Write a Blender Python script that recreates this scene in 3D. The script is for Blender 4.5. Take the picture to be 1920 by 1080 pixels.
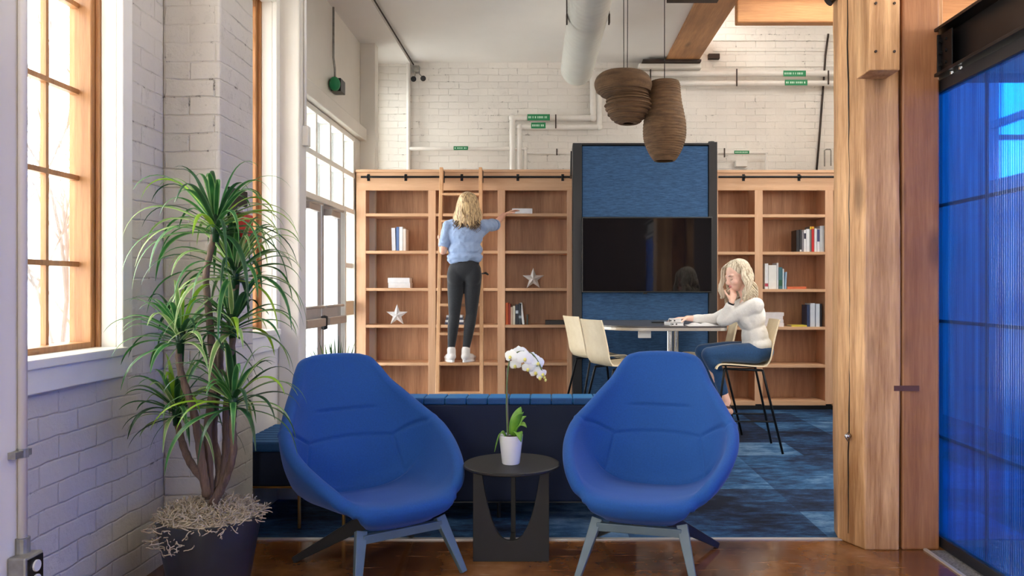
import bpy, bmesh, math, random
import numpy as np
from mathutils import Vector, Matrix, Euler
PI = math.pi
sc = bpy.context.scene
COL = sc.collection
for _o in list(bpy.data.objects):
    bpy.data.objects.remove(_o)

# ------------------------------------------------------------------ camera, sky, exposure
F, CX, CY, H = 1500.0, 1030.0, 540.0, 1.25
cam_d = bpy.data.cameras.new('camera')
cam_d.sensor_fit = 'HORIZONTAL'; cam_d.sensor_width = 36.0
cam_d.lens = 36.0 * F / 1920.0
cam_d.shift_x = -(CX - 960.0) / 1920.0
cam_d.clip_start = 0.05; cam_d.clip_end = 300
cam = bpy.data.objects.new('camera', cam_d); COL.objects.link(cam)
cam.location = (0, 0, H); cam.rotation_euler = (PI/2, 0, 0)
sc.camera = cam
sc.view_settings.view_transform = 'Standard'
sc.view_settings.look = 'None'
sc.view_settings.gamma = 1.0
sc.view_settings.use_curve_mapping = False
sc.view_settings.exposure = 2.12
sc.cycles.use_denoising = True
sc.cycles.max_bounces = 10
sc.cycles.diffuse_bounces = 6
sc.cycles.transparent_max_bounces = 24
sc.cycles.sample_clamp_indirect = 6.0

w = bpy.data.worlds.new('overcast_sky'); sc.world = w; w.use_nodes = True
wt = w.node_tree; wt.nodes.clear()
wo = wt.nodes.new('ShaderNodeOutputWorld'); wb = wt.nodes.new('ShaderNodeBackground')
tc = wt.nodes.new('ShaderNodeTexCoord'); nz = wt.nodes.new('ShaderNodeTexNoise')
nz.inputs['Scale'].default_value = 2.5; nz.inputs['Detail'].default_value = 4
cr = wt.nodes.new('ShaderNodeValToRGB')
cr.color_ramp.elements[0].color = (0.98, 0.96, 0.91, 1); cr.color_ramp.elements[1].color = (1, 0.97, 0.91, 1)
wt.links.new(tc.outputs['Generated'], nz.inputs['Vector']); wt.links.new(nz.outputs['Fac'], cr.inputs['Fac'])
wt.links.new(cr.outputs['Color'], wb.inputs['Color']); wb.inputs['Strength'].default_value = 3.0
wt.links.new(wb.outputs[0], wo.inputs['Surface'])

# ------------------------------------------------------------------ colours and materials
def lin(c):
    out = []
    for v in c:
        v = v / 255.0
        out.append(v/12.92 if v <= 0.04045 else ((v+0.055)/1.055)**2.4)
    return (out[0], out[1], out[2], 1.0)

class NT:
    def __init__(self, name):
        self.m = bpy.data.materials.new(name); self.m.use_nodes = True
        self.t = self.m.node_tree; self.t.nodes.clear()
        self.out = self.n('ShaderNodeOutputMaterial')
    def n(self, typ, **kw):
        nd = self.t.nodes.new(typ)
        for k, v in kw.items():
            if k in nd.inputs.keys(): nd.inputs[k].default_value = v
            else: setattr(nd, k, v)
        return nd
    def l(self, a, b): self.t.links.new(a, b)
    def ramp(self, fac, stops):
        r = self.n('ShaderNodeValToRGB')
        el = r.color_ramp.elements
        while len(el) < len(stops): el.new(0.5)
        for e, (p, c) in zip(el, stops):
            e.position = p; e.color = c
        self.l(fac, r.inputs['Fac']); return r.outputs['Color']
    def mix(self, fac, a, b, mode='MIX'):
        m = self.n('ShaderNodeMix', data_type='RGBA', blend_type=mode)
        for s, v in ((0, fac), (6, a), (7, b)):
            if hasattr(v, 'links'): self.l(v, m.inputs[s])
            else: m.inputs[s].default_value = v
        return m.outputs[2]
    def math(self, op, a, b=0.0, c=0.0):
        m = self.n('ShaderNodeMath', operation=op)
        for s, v in ((0, a), (1, b), (2, c)):
            if hasattr(v, 'links'): self.l(v, m.inputs[s])
            else: m.inputs[s].default_value = v
        return m.outputs[0]
    def bsdf(self, **kw):
        b = self.n('ShaderNodeBsdfPrincipled')
        for k, v in kw.items():
            k = k.replace('_', ' ')
            if hasattr(v, 'links'): self.l(v, b.inputs[k])
            else: b.inputs[k].default_value = v
        self.l(b.outputs[0], self.out.inputs['Surface']); return b
    def bump(self, h, strength, dist=0.01):
        b = self.n('ShaderNodeBump', Strength=strength, Distance=dist)
        self.l(h, b.inputs['Height']); return b.outputs[0]
    def coord(self, kind='Object', scale=(1, 1, 1), rot=(0, 0, 0)):
        tc = self.n('ShaderNodeTexCoord'); mp = self.n('ShaderNodeMapping')
        mp.inputs['Scale'].default_value = scale; mp.inputs['Rotation'].default_value = rot
        self.l(tc.outputs[kind], mp.inputs['Vector']); return mp.outputs[0]
    def noise(self, vec, scale, detail=4, rough=0.5, out='Fac'):
        n = self.n('ShaderNodeTexNoise', Scale=scale, Detail=detail, Roughness=rough)
        self.l(vec, n.inputs['Vector']); return n.outputs[out]

def shade(c, k): return (c[0]*k, c[1]*k, c[2]*k, 1)

def simple(name, rgb, rough=0.5, metal=0.0, var=0.12, scale=12.0, bump=0.0, bscale=200.0, **kw):
    t = NT(name); c = lin(rgb); v = t.coord()
    f = t.noise(v, scale)
    colr = t.ramp(f, [(0.3, shade(c, 1-var)), (0.7, shade(c, 1+var))])
    args = dict(Base_Color=colr, Roughness=rough, Metallic=metal); args.update(kw)
    b = t.bsdf(**args)
    if bump: t.l(t.bump(t.noise(v, bscale, 3), bump, 0.003), b.inputs['Normal'])
    return t.m

def wood(name, dark, light, axis='z', scale=1.0, rough=0.5, knots=False, contrast=1.0, bump=0.15):
    t = NT(name)
    s = {'x': (0.6, 9, 9), 'y': (9, 0.6, 9), 'z': (9, 9, 0.6)}[axis]
    v = t.coord('Object', tuple(k*scale for k in s))
    f1 = t.noise(v, 2.2, 6, 0.6)
    f2 = t.noise(t.coord('Object', tuple(k*scale*5 for k in s)), 3.0, 4, 0.6)
    f = t.math('ADD', t.math('MULTIPLY', f1, 0.65), t.math('MULTIPLY', f2, 0.35))
    d, l_ = lin(dark), lin(light)
    m = tuple((a+b)/2 for a, b in zip(d, l_))
    w_ = 0.16 / contrast
    c = t.ramp(f, [(0.5-w_, d), (0.5, m), (0.5+w_, l_)])
    if knots:
        vo = t.n('ShaderNodeTexVoronoi', Scale=1.0)
        sv = {'x': (1.6, 5, 5), 'y': (5, 1.6, 5), 'z': (5, 5, 1.6)}[axis]
        t.l(t.coord('Object', sv), vo.inputs['Vector'])
        kf = t.ramp(vo.outputs['Distance'], [(0.08, (1, 1, 1, 1)), (0.20, (0, 0, 0, 1))])
        c = t.mix(t.math('MULTIPLY', kf, 0.6), c, shade(d, 0.35))
        big = t.noise(t.coord('Object', (1, 1, 1)), 1.7, 3)
        c = t.mix(t.ramp(big, [(0.45, (0, 0, 0, 1)), (0.7, (0.45, 0.45, 0.45, 1))]), c, shade(d, 0.75))
    b = t.bsdf(Base_Color=c, Roughness=rough)
    t.l(t.bump(f2, bump, 0.004), b.inputs['Normal'])
    return t.m

def brick(name, plane, base=(214, 209, 205), gap=(210, 205, 201), bw=0.23, bh=0.078, dirt=0.9, bumpk=0.6):
    t = NT(name)
    g = t.n('ShaderNodeNewGeometry'); sp = t.n('ShaderNodeSeparateXYZ'); cb = t.n('ShaderNodeCombineXYZ')
    t.l(g.outputs['Position'], sp.inputs[0])
    if plane == 'xy+':
        t.l(t.math('ADD', sp.outputs['X'], sp.outputs['Y']), cb.inputs['X'])
    else:
        t.l(sp.outputs['Y' if plane == 'y' else 'X'], cb.inputs['X'])
    t.l(sp.outputs['Z'], cb.inputs['Y'])
    # wobble so that the courses are hand laid
    wob = t.n('ShaderNodeVectorMath', operation='SCALE'); wob.inputs['Scale'].default_value = 0.035
    t.l(t.noise(g.outputs['Position'], 4.0, 3, 0.5, 'Color'), wob.inputs[0])
    ad = t.n('ShaderNodeVectorMath', operation='ADD'); t.l(cb.outputs[0], ad.inputs[0]); t.l(wob.outputs[0], ad.inputs[1])
    br = t.n('ShaderNodeTexBrick', Scale=1.0)
    br.inputs['Brick Width'].default_value = bw; br.inputs['Row Height'].default_value = bh
    br.inputs['Mortar Size'].default_value = 0.006; br.inputs['Mortar Smooth'].default_value = 1.0
    br.inputs['Color1'].default_value = lin(base); br.inputs['Color2'].default_value = shade(lin(base), 0.95)
    br.inputs['Mortar'].default_value = lin(gap)
    t.l(ad.outputs[0], br.inputs['Vector'])
    big = t.noise(g.outputs['Position'], 1.1, 5, 0.6)
    c = t.mix(t.ramp(big, [(0.35, (0, 0, 0, 1)), (0.7, (0.35, 0.35, 0.35, 1))]), br.outputs['Color'], lin((186, 180, 178)))
    # chipped dark cracks, mostly along the joints
    ck = t.noise(g.outputs['Position'], 16, 6, 0.75)
    m1 = t.ramp(ck, [(0.56, (0, 0, 0, 1)), (0.62, (1, 1, 1, 1))])
    m2 = t.ramp(t.noise(g.outputs['Position'], 2.3, 3), [(0.48, (0, 0, 0, 1)), (0.62, (1, 1, 1, 1))])
    jm = t.math('ADD', t.math('MULTIPLY', br.outputs['Fac'], 0.85), 0.10)
    crack = t.math('MULTIPLY', t.math('MULTIPLY', t.math('MULTIPLY', m1, m2), jm), dirt*1.6)
    crack = t.math('MINIMUM', crack, 0.85)
    c = t.mix(crack, c, lin((92, 84, 80)))
    b = t.bsdf(Base_Color=c, Roughness=0.62)
    patch = t.ramp(t.noise(g.outputs['Position'], 3.1, 3), [(0.4, (0.15, 0.15, 0.15, 1)), (0.62, (0.9, 0.9, 0.9, 1))])
    hgt = t.math('SUBTRACT', t.math('MULTIPLY', t.noise(g.outputs['Position'], 14, 6, 0.7), 0.9), t.math('MULTIPLY', br.outputs['Fac'], patch))
    hgt = t.math('SUBTRACT', hgt, crack)
    t.l(t.bump(hgt, bumpk, 0.012), b.inputs['Normal'])
    return t.m

M = {}
M['paint_white'] = simple('white_paint', (224, 219, 209), 0.5, var=0.03, scale=3)
M['ceiling'] = simple('ceiling_paint', (234, 231, 226), 0.7, var=0.03, scale=1.5)
M['jamb'] = simple('white_gloss_trim', (236, 233, 224), 0.35, var=0.02)
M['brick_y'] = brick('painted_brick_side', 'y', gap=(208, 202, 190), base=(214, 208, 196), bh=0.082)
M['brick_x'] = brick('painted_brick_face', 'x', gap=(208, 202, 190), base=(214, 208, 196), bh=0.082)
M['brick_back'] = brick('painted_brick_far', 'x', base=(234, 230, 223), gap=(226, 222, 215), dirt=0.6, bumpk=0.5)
M['win_wood'] = wood('window_pine', (150, 100, 58), (190, 138, 88), 'z', 1.0, 0.4)
M['shelf_wood'] = wood('oak_veneer', (196, 148, 110), (220, 178, 142), 'x', 0.8, 0.45, contrast=0.7)
M['shelf_wood_v'] = wood('oak_veneer_upright', (198, 150, 114), (222, 180, 146), 'z', 0.8, 0.45, contrast=0.7)
M['shelf_back'] = wood('oak_veneer_back', (156, 112, 82), (204, 160, 124), 'z', 0.7, 0.5, contrast=1.0)
M['ladder_wood'] = wood('ladder_oak', (196, 146, 104), (224, 178, 136), 'z', 1.0, 0.4, contrast=0.7)
M['timber'] = wood('old_fir_timber', (156, 108, 66), (222, 176, 128), 'z', 0.55, 0.55, knots=True, bump=0.6, contrast=1.4)
M['timber_red'] = wood('red_fir_timber', (124, 76, 44), (174, 120, 78), 'z', 0.6, 0.5, knots=True, bump=0.4)
M['timber_y'] = wood('fir_beam_long', (148, 98, 56), (200, 146, 94), 'y', 0.6, 0.55, knots=True, bump=0.4)
M['timber_x'] = wood('fir_beam_cross', (164, 108, 62), (212, 154, 100), 'x', 0.6, 0.55, knots=True, bump=0.4)
M['black_metal'] = simple('black_metal', (26, 27, 30), 0.4, 0.6, 0.05)
M['steel_beam'] = simple('painted_steel', (30, 30, 32), 0.38, 0.5, 0.2, 3)
M['iron'] = simple('rusty_iron', (70, 58, 52), 0.7, 0.5, 0.3, 8)
M['chrome'] = simple('brushed_chrome', (190, 192, 196), 0.25, 1.0, 0.05)
M['duct'] = simple('galvanised_duct', (206, 206, 198), 0.45, 0.1, 0.05, 5)
M['pipe'] = simple('white_pipe_paint', (224, 220, 214), 0.4, 0, 0.04)
M['green_label'] = simple('green_label', (18, 128, 78), 0.5, 0, 0.05)
M['white_ink'] = simple('white_ink', (190, 225, 205), 0.5, 0, 0.02)
M['black_frame'] = simple('black_laminate', (22, 23, 28), 0.45, 0, 0.05)
M['plastic_black'] = simple('black_plastic', (18, 18, 20), 0.35, 0, 0.05)
M['gold'] = simple('brass_legs', (170, 126, 66), 0.35, 0.9, 0.05)
M['ply'] = wood('birch_ply', (220, 200, 166), (238, 222, 192), 'x', 1.0, 0.4, contrast=0.6, bump=0.05)
M['white_ceramic'] = simple('white_ceramic', (232, 232, 234), 0.25, 0, 0.02)
M['white_paper'] = simple('white_paper', (232, 232, 234), 0.6, 0, 0.03, 30)
M['alu'] = simple('door_aluminium', (176, 178, 182), 0.4, 0.3, 0.03)
M['alu_dark'] = simple('door_gasket', (64, 68, 76), 0.5, 0.1, 0.05)
M['greige'] = simple('greige_steel', (176, 166, 156), 0.4, 0.2, 0.05)
M['pot'] = simple('charcoal_pot', (44, 46, 52), 0.42, 0, 0.1, 6)
M['soil'] = simple('dark_soil', (60, 46, 36), 0.9, 0, 0.3, 60, bump=0.8, bscale=90)
M['moss'] = simple('dried_moss', (178, 164, 144), 0.9, 0, 0.25, 40)
M['bark'] = wood('cane_bark', (70, 54, 46), (128, 104, 90), 'z', 2.0, 0.75, bump=0.6)
M['table_black'] = simple('black_stained_ash', (24, 23, 23), 0.6, 0, 0.2, 8)
M['leg_paint'] = simple('slate_painted_wood', (84, 102, 112), 0.4, 0, 0.08)
M['leg_dark'] = simple('dark_painted_wood', (30, 31, 33), 0.45, 0, 0.1)
M['table_top'] = simple('charcoal_laminate', (78, 74, 74), 0.28, 0, 0.06)
M['table_edge'] = simple('metal_edge_band', (176, 170, 162), 0.35, 0.5, 0.05)
M['device_white'] = simple('outlet_white', (212, 214, 216), 0.4, 0, 0.02)
M['galv'] = simple('galvanised_box', (150, 148, 142), 0.45, 0.6, 0.2, 30)
M['outdoor'] = simple('snowy_ground', (230, 232, 236), 0.8, 0, 0.04, 1)
M['bare_wood'] = simple('bare_branch', (120, 108, 104), 0.8, 0, 0.1)
M['far_building'] = simple('pale_far_building', (226, 226, 228), 0.8, 0, 0.03)

def leafmat(name, a, b, edge=None):
    t = NT(name)
    f = t.noise(t.coord('Object', (1, 1, 1)), 14, 3)
    c = t.ramp(f, [(0.3, lin(a)), (0.7, lin(b))])
    if edge:
        uv = t.n('ShaderNodeUVMap'); sp = t.n('ShaderNodeSeparateXYZ'); t.l(uv.outputs[0], sp.inputs[0])
        e = t.math('ABSOLUTE', t.math('SUBTRACT', sp.outputs['X'], 0.5))
        c = t.mix(t.ramp(e, [(0.30, (0, 0, 0, 1)), (0.38, (1, 1, 1, 1))]), c, lin(edge))
    b_ = t.bsdf(Base_Color=c, Roughness=0.35)
    tr = t.n('ShaderNodeBsdfTranslucent'); t.l(c, tr.inputs['Color'])
    mx = t.n('ShaderNodeMixShader'); mx.inputs[0].default_value = 0.25
    t.l(b_.outputs[0], mx.inputs[1]); t.l(tr.outputs[0], mx.inputs[2]); t.l(mx.outputs[0], t.out.inputs['Surface'])
    return t.m
M['leaf1'] = leafmat('dracaena_leaf', (28, 84, 44), (64, 128, 66), (120, 160, 96))
M['leaf2'] = leafmat('dracaena_leaf_pale', (92, 134, 70), (150, 186, 110), (206, 216, 160))
M['leaf3'] = leafmat('dracaena_leaf_dark', (18, 50, 30), (36, 82, 48), (60, 100, 62))
M['leaf_y'] = leafmat('dracaena_leaf_lime', (110, 160, 40), (160, 196, 60))
M['orchid_leaf'] = leafmat('orchid_leaf', (92, 150, 50), (140, 192, 72))
M['petal'] = simple('orchid_petal', (244, 242, 240), 0.5, 0, 0.02, Subsurface_Weight=0.2)
M['petal_lip'] = simple('orchid_lip', (222, 214, 120), 0.5, 0, 0.1)
M['stem'] = simple('orchid_stem', (92, 110, 66), 0.5, 0, 0.1)

def fabric(name, rgb, rough=0.9, sheen=0.3, var=0.08, weave=900, tint=(255, 255, 255)):
    t = NT(name); v = t.coord(); c = lin(rgb)
    f = t.noise(v, 140, 3)
    colr = t.ramp(f, [(0.3, shade(c, 1-var)), (0.7, shade(c, 1+var))])
    b = t.bsdf(Base_Color=colr, Roughness=rough, Sheen_Weight=sheen, Sheen_Roughness=0.4, Sheen_Tint=lin(tint))
    t.l(t.bump(t.noise(v, weave, 2), 0.12, 0.002), b.inputs['Normal'])
    return t.m
M['chair_blue'] = fabric('royal_blue_wool', (22, 76, 146), sheen=0.25, tint=(150, 160, 230))
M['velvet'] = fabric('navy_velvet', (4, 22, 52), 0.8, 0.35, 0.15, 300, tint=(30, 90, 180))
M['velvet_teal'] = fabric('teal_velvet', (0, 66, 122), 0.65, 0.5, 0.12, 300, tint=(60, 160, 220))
M['seam'] = fabric('seam_thread', (12, 36, 96))
M['shirt_blue'] = fabric('chambray_cotton', (142, 162, 198), var=0.05)
M['black_denim'] = fabric('black_denim', (34, 36, 42), var=0.25)
M['blue_denim'] = fabric('blue_denim', (28, 66, 108), var=0.2)
M['knit'] = fabric('white_knit', (222, 220, 218), var=0.06, weave=350)
M['canvas_shoe'] = fabric('white_canvas', (218, 212, 210), var=0.05)
M['skin'] = simple('skin', (222, 172, 150), 0.5, 0, 0.04, 20, Subsurface_Weight=0.12)
M['skin_pale'] = simple('skin_pale', (230, 186, 168), 0.5, 0, 0.05, 20, Subsurface_Weight=0.12)
M['lips'] = simple('lips', (176, 90, 88), 0.4)
M['nude_shoe'] = simple('nude_leather', (206, 160, 140), 0.45)
M['brown_strap'] = simple('brown_strap', (92, 58, 48), 0.5)
def hairmat(name, a, b):
    t = NT(name)
    f = t.noise(t.coord('Object', (30, 30, 3)), 3, 4, 0.6)
    c = t.ramp(f, [(0.36, lin(a)), (0.62, lin(b))])
    b_ = t.bsdf(Base_Color=c, Roughness=0.45, Sheen_Weight=0.1); 
    t.l(t.bump(t.noise(t.coord('Object', (260, 260, 16)), 1.0, 2), 0.35, 0.003), b_.inputs['Normal'])
    return t.m
M['hair_gold'] = hairmat('honey_blonde_hair', (118, 86, 58), (226, 196, 148))
M['hair_pale'] = hairmat('ash_blonde_hair', (160, 142, 118), (232, 220, 198))
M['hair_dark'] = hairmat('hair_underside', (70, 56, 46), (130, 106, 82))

def glassmat():
    t = NT('window_glass')
    tr = t.n('ShaderNodeBsdfTransparent'); tr.inputs[0].default_value = (0.96, 0.98, 0.98, 1)
    gl = t.n('ShaderNodeBsdfGlossy'); gl.inputs['Roughness'].default_value = 0.02
    fr = t.n('ShaderNodeFresnel', IOR=1.45); mx = t.n('ShaderNodeMixShader')
    t.l(t.math('MULTIPLY', fr.outputs[0], 0.6), mx.inputs[0]); t.l(tr.outputs[0], mx.inputs[1]); t.l(gl.outputs[0], mx.inputs[2])
    t.l(mx.outputs[0], t.out.inputs['Surface']); return t.m
M['glass'] = glassmat()

def tvmat():
    t = NT('television_glass'); t.bsdf(Base_Color=(0.004, 0.004, 0.006, 1), Roughness=0.04, Specular_IOR_Level=0.7); return t.m
M['tv'] = tvmat()

def kioskfab():
    t = NT('heathered_blue_felt')
    f = t.noise(t.coord('Object', (6, 6, 60)), 3, 5, 0.7)
    c = t.ramp(f, [(0.32, lin((26, 56, 92))), (0.68, lin((62, 100, 142)))])
    b = t.bsdf(Base_Color=c, Roughness=0.9); return t.m
M['felt'] = kioskfab()

def carpet():
    t = NT('blue_carpet_tiles')
    g = t.n('ShaderNodeNewGeometry'); sp = t.n('ShaderNodeSeparateXYZ'); t.l(g.outputs['Position'], sp.inputs[0])
    tx, ty = 0.5, 0.5
    row = t.math('FLOOR', t.math('DIVIDE', t.math('SUBTRACT', sp.outputs['Y'], 3.975), ty))
    off = t.math('MULTIPLY', t.math('MODULO', t.math('ADD', row, 20), 2), 0.0)
    cx = t.math('FLOOR', t.math('ADD', t.math('DIVIDE', t.math('SUBTRACT', sp.outputs['X'], 1.40), tx), off))
    cb = t.n('ShaderNodeCombineXYZ'); t.l(cx, cb.inputs[0]); t.l(row, cb.inputs[1])
    wn = t.n('ShaderNodeTexWhiteNoise', noise_dimensions='2D'); t.l(cb.outputs[0], wn.inputs['Vector'])
    mp = t.n('ShaderNodeMapping'); mp.inputs['Scale'].default_value = (2.6, 6, 1); t.l(g.outputs['Position'], mp.inputs['Vector'])
    streak = t.noise(mp.outputs[0], 2.6, 7, 0.75)
    soft = t.noise(g.outputs['Position'], 1.4, 3)
    v = t.math('ADD', t.math('MULTIPLY', wn.outputs['Value'], 0.30), t.math('MULTIPLY', streak, 0.78))
    v = t.math('ADD', v, t.math('MULTIPLY', t.math('SUBTRACT', soft, 0.5), 0.7))
    c = t.ramp(v, [(0.36, lin((12, 20, 40))), (0.47, lin((28, 48, 80))), (0.60, lin((44, 86, 126))), (0.80, lin((110, 140, 172)))])
    fine = t.noise(g.outputs['Position'], 160, 3)
    c = t.mix(0.25, c, t.ramp(fine, [(0.3, (0, 0.01, 0.02, 1)), (0.7, (0.12, 0.2, 0.3, 1))]), 'OVERLAY')
    b = t.bsdf(Base_Color=c, Roughness=0.95, Specular_IOR_Level=0.2)
    t.l(t.bump(fine, 0.4, 0.004), b.inputs['Normal'])
    return t.m
M['carpet'] = carpet()

def concrete():
    t = NT('amber_stained_concrete')
    g = t.n('ShaderNodeNewGeometry'); p = g.outputs['Position']
    f = t.noise(p, 1.9, 6, 0.6)
    c = t.ramp(f, [(0.26, lin((52, 30, 18))), (0.46, lin((104, 62, 32))), (0.58, lin((144, 92, 46))), (0.74, lin((178, 128, 80)))])
    mp = t.n('ShaderNodeMapping'); mp.inputs['Scale'].default_value = (2.0, 16, 1); t.l(p, mp.inputs['Vector'])
    sc_ = t.noise(mp.outputs[0], 2.0, 6, 0.7)
    c = t.mix(t.ramp(sc_, [(0.60, (0, 0, 0, 1)), (0.68, (0.5, 0.5, 0.5, 1))]), c, lin((196, 164, 130)))
    b = t.bsdf(Base_Color=c, Roughness=t.ramp(t.noise(p, 9, 4), [(0.3, (0.10, 0.10, 0.10, 1)), (0.7, (0.26, 0.26, 0.26, 1))]))
    b.inputs['Coat Weight'].default_value = 0.3; b.inputs['Coat Roughness'].default_value = 0.08
    return t.m
M['concrete'] = concrete()
M['metal_strip'] = simple('threshold_aluminium', (196, 190, 184), 0.35, 0.4, 0.05)
M['grit'] = simple('grey_gravel_edge', (110, 108, 106), 0.9, 0, 0.6, 120, bump=1.0, bscale=120)

def polycarb():
    t = NT('blue_polycarbonate')
    g = t.n('ShaderNodeNewGeometry'); sp = t.n('ShaderNodeSeparateXYZ'); t.l(g.outputs['Position'], sp.inputs[0])
    rib = t.math('SINE', t.math('MULTIPLY', sp.outputs['Y'], 2*PI/0.016))
    cb = t.n('ShaderNodeCombineXYZ'); t.l(t.math('MULTIPLY', sp.outputs['Y'], 28), cb.inputs[0]); t.l(t.math('MULTIPLY', sp.outputs['Z'], 0.5), cb.inputs[1])
    n1 = t.noise(cb.outputs[0], 1.0, 4, 0.7)
    c = t.ramp(n1, [(0.3, (0.004, 0.16, 0.60, 1)), (0.7, (0.06, 0.42, 0.97, 1))])
    nrm = t.bump(t.math('ADD', t.math('MULTIPLY', rib, 0.3), n1), 0.25, 0.004)
    rf = t.n('ShaderNodeBsdfRefraction', IOR=1.01, Roughness=0.07); t.l(c, rf.inputs['Color']); t.l(nrm, rf.inputs['Normal'])
    tl = t.n('ShaderNodeBsdfTranslucent'); t.l(c, tl.inputs['Color'])
    df = t.n('ShaderNodeBsdfDiffuse'); t.l(c, df.inputs['Color'])
    gl = t.n('ShaderNodeBsdfGlossy', Roughness=0.12); t.l(nrm, gl.inputs['Normal']); gl.inputs['Color'].default_value = (0.8, 0.88, 1, 1)
    m0 = t.n('ShaderNodeMixShader'); m0.inputs[0].default_value = 0.5; t.l(tl.outputs[0], m0.inputs[1]); t.l(df.outputs[0], m0.inputs[2])
    m1 = t.n('ShaderNodeMixShader'); m1.inputs[0].default_value = 0.16; t.l(rf.outputs[0], m1.inputs[1]); t.l(m0.outputs[0], m1.inputs[2])
    m2 = t.n('ShaderNodeMixShader'); m2.inputs[0].default_value = 0.12; t.l(m1.outputs[0], m2.inputs[1]); t.l(gl.outputs[0], m2.inputs[2])
    t.l(m2.outputs[0], t.out.inputs['Surface']); return t.m
M['poly'] = polycarb()

def cardboard():
    t = NT('layered_cardboard')
    g = t.n('ShaderNodeNewGeometry'); sp = t.n('ShaderNodeSeparateXYZ'); t.l(g.outputs['Position'], sp.inputs[0])
    lay = t.math('SINE', t.math('MULTIPLY', sp.outputs['Z'], 2*PI/0.008))
    c = t.ramp(t.noise(t.coord('Object', (3, 3, 12)), 3, 5, 0.6), [(0.3, lin((84, 60, 40))), (0.7, lin((136, 104, 72)))])
    c = t.mix(t.math('MULTIPLY', t.math('ADD', lay, 1), 0.22), c, lin((58, 40, 26)))
    b = t.bsdf(Base_Color=c, Roughness=0.8); t.l(t.bump(lay, 0.5, 0.003), b.inputs['Normal'])
    return t.m
M['cardboard'] = cardboard()

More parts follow.
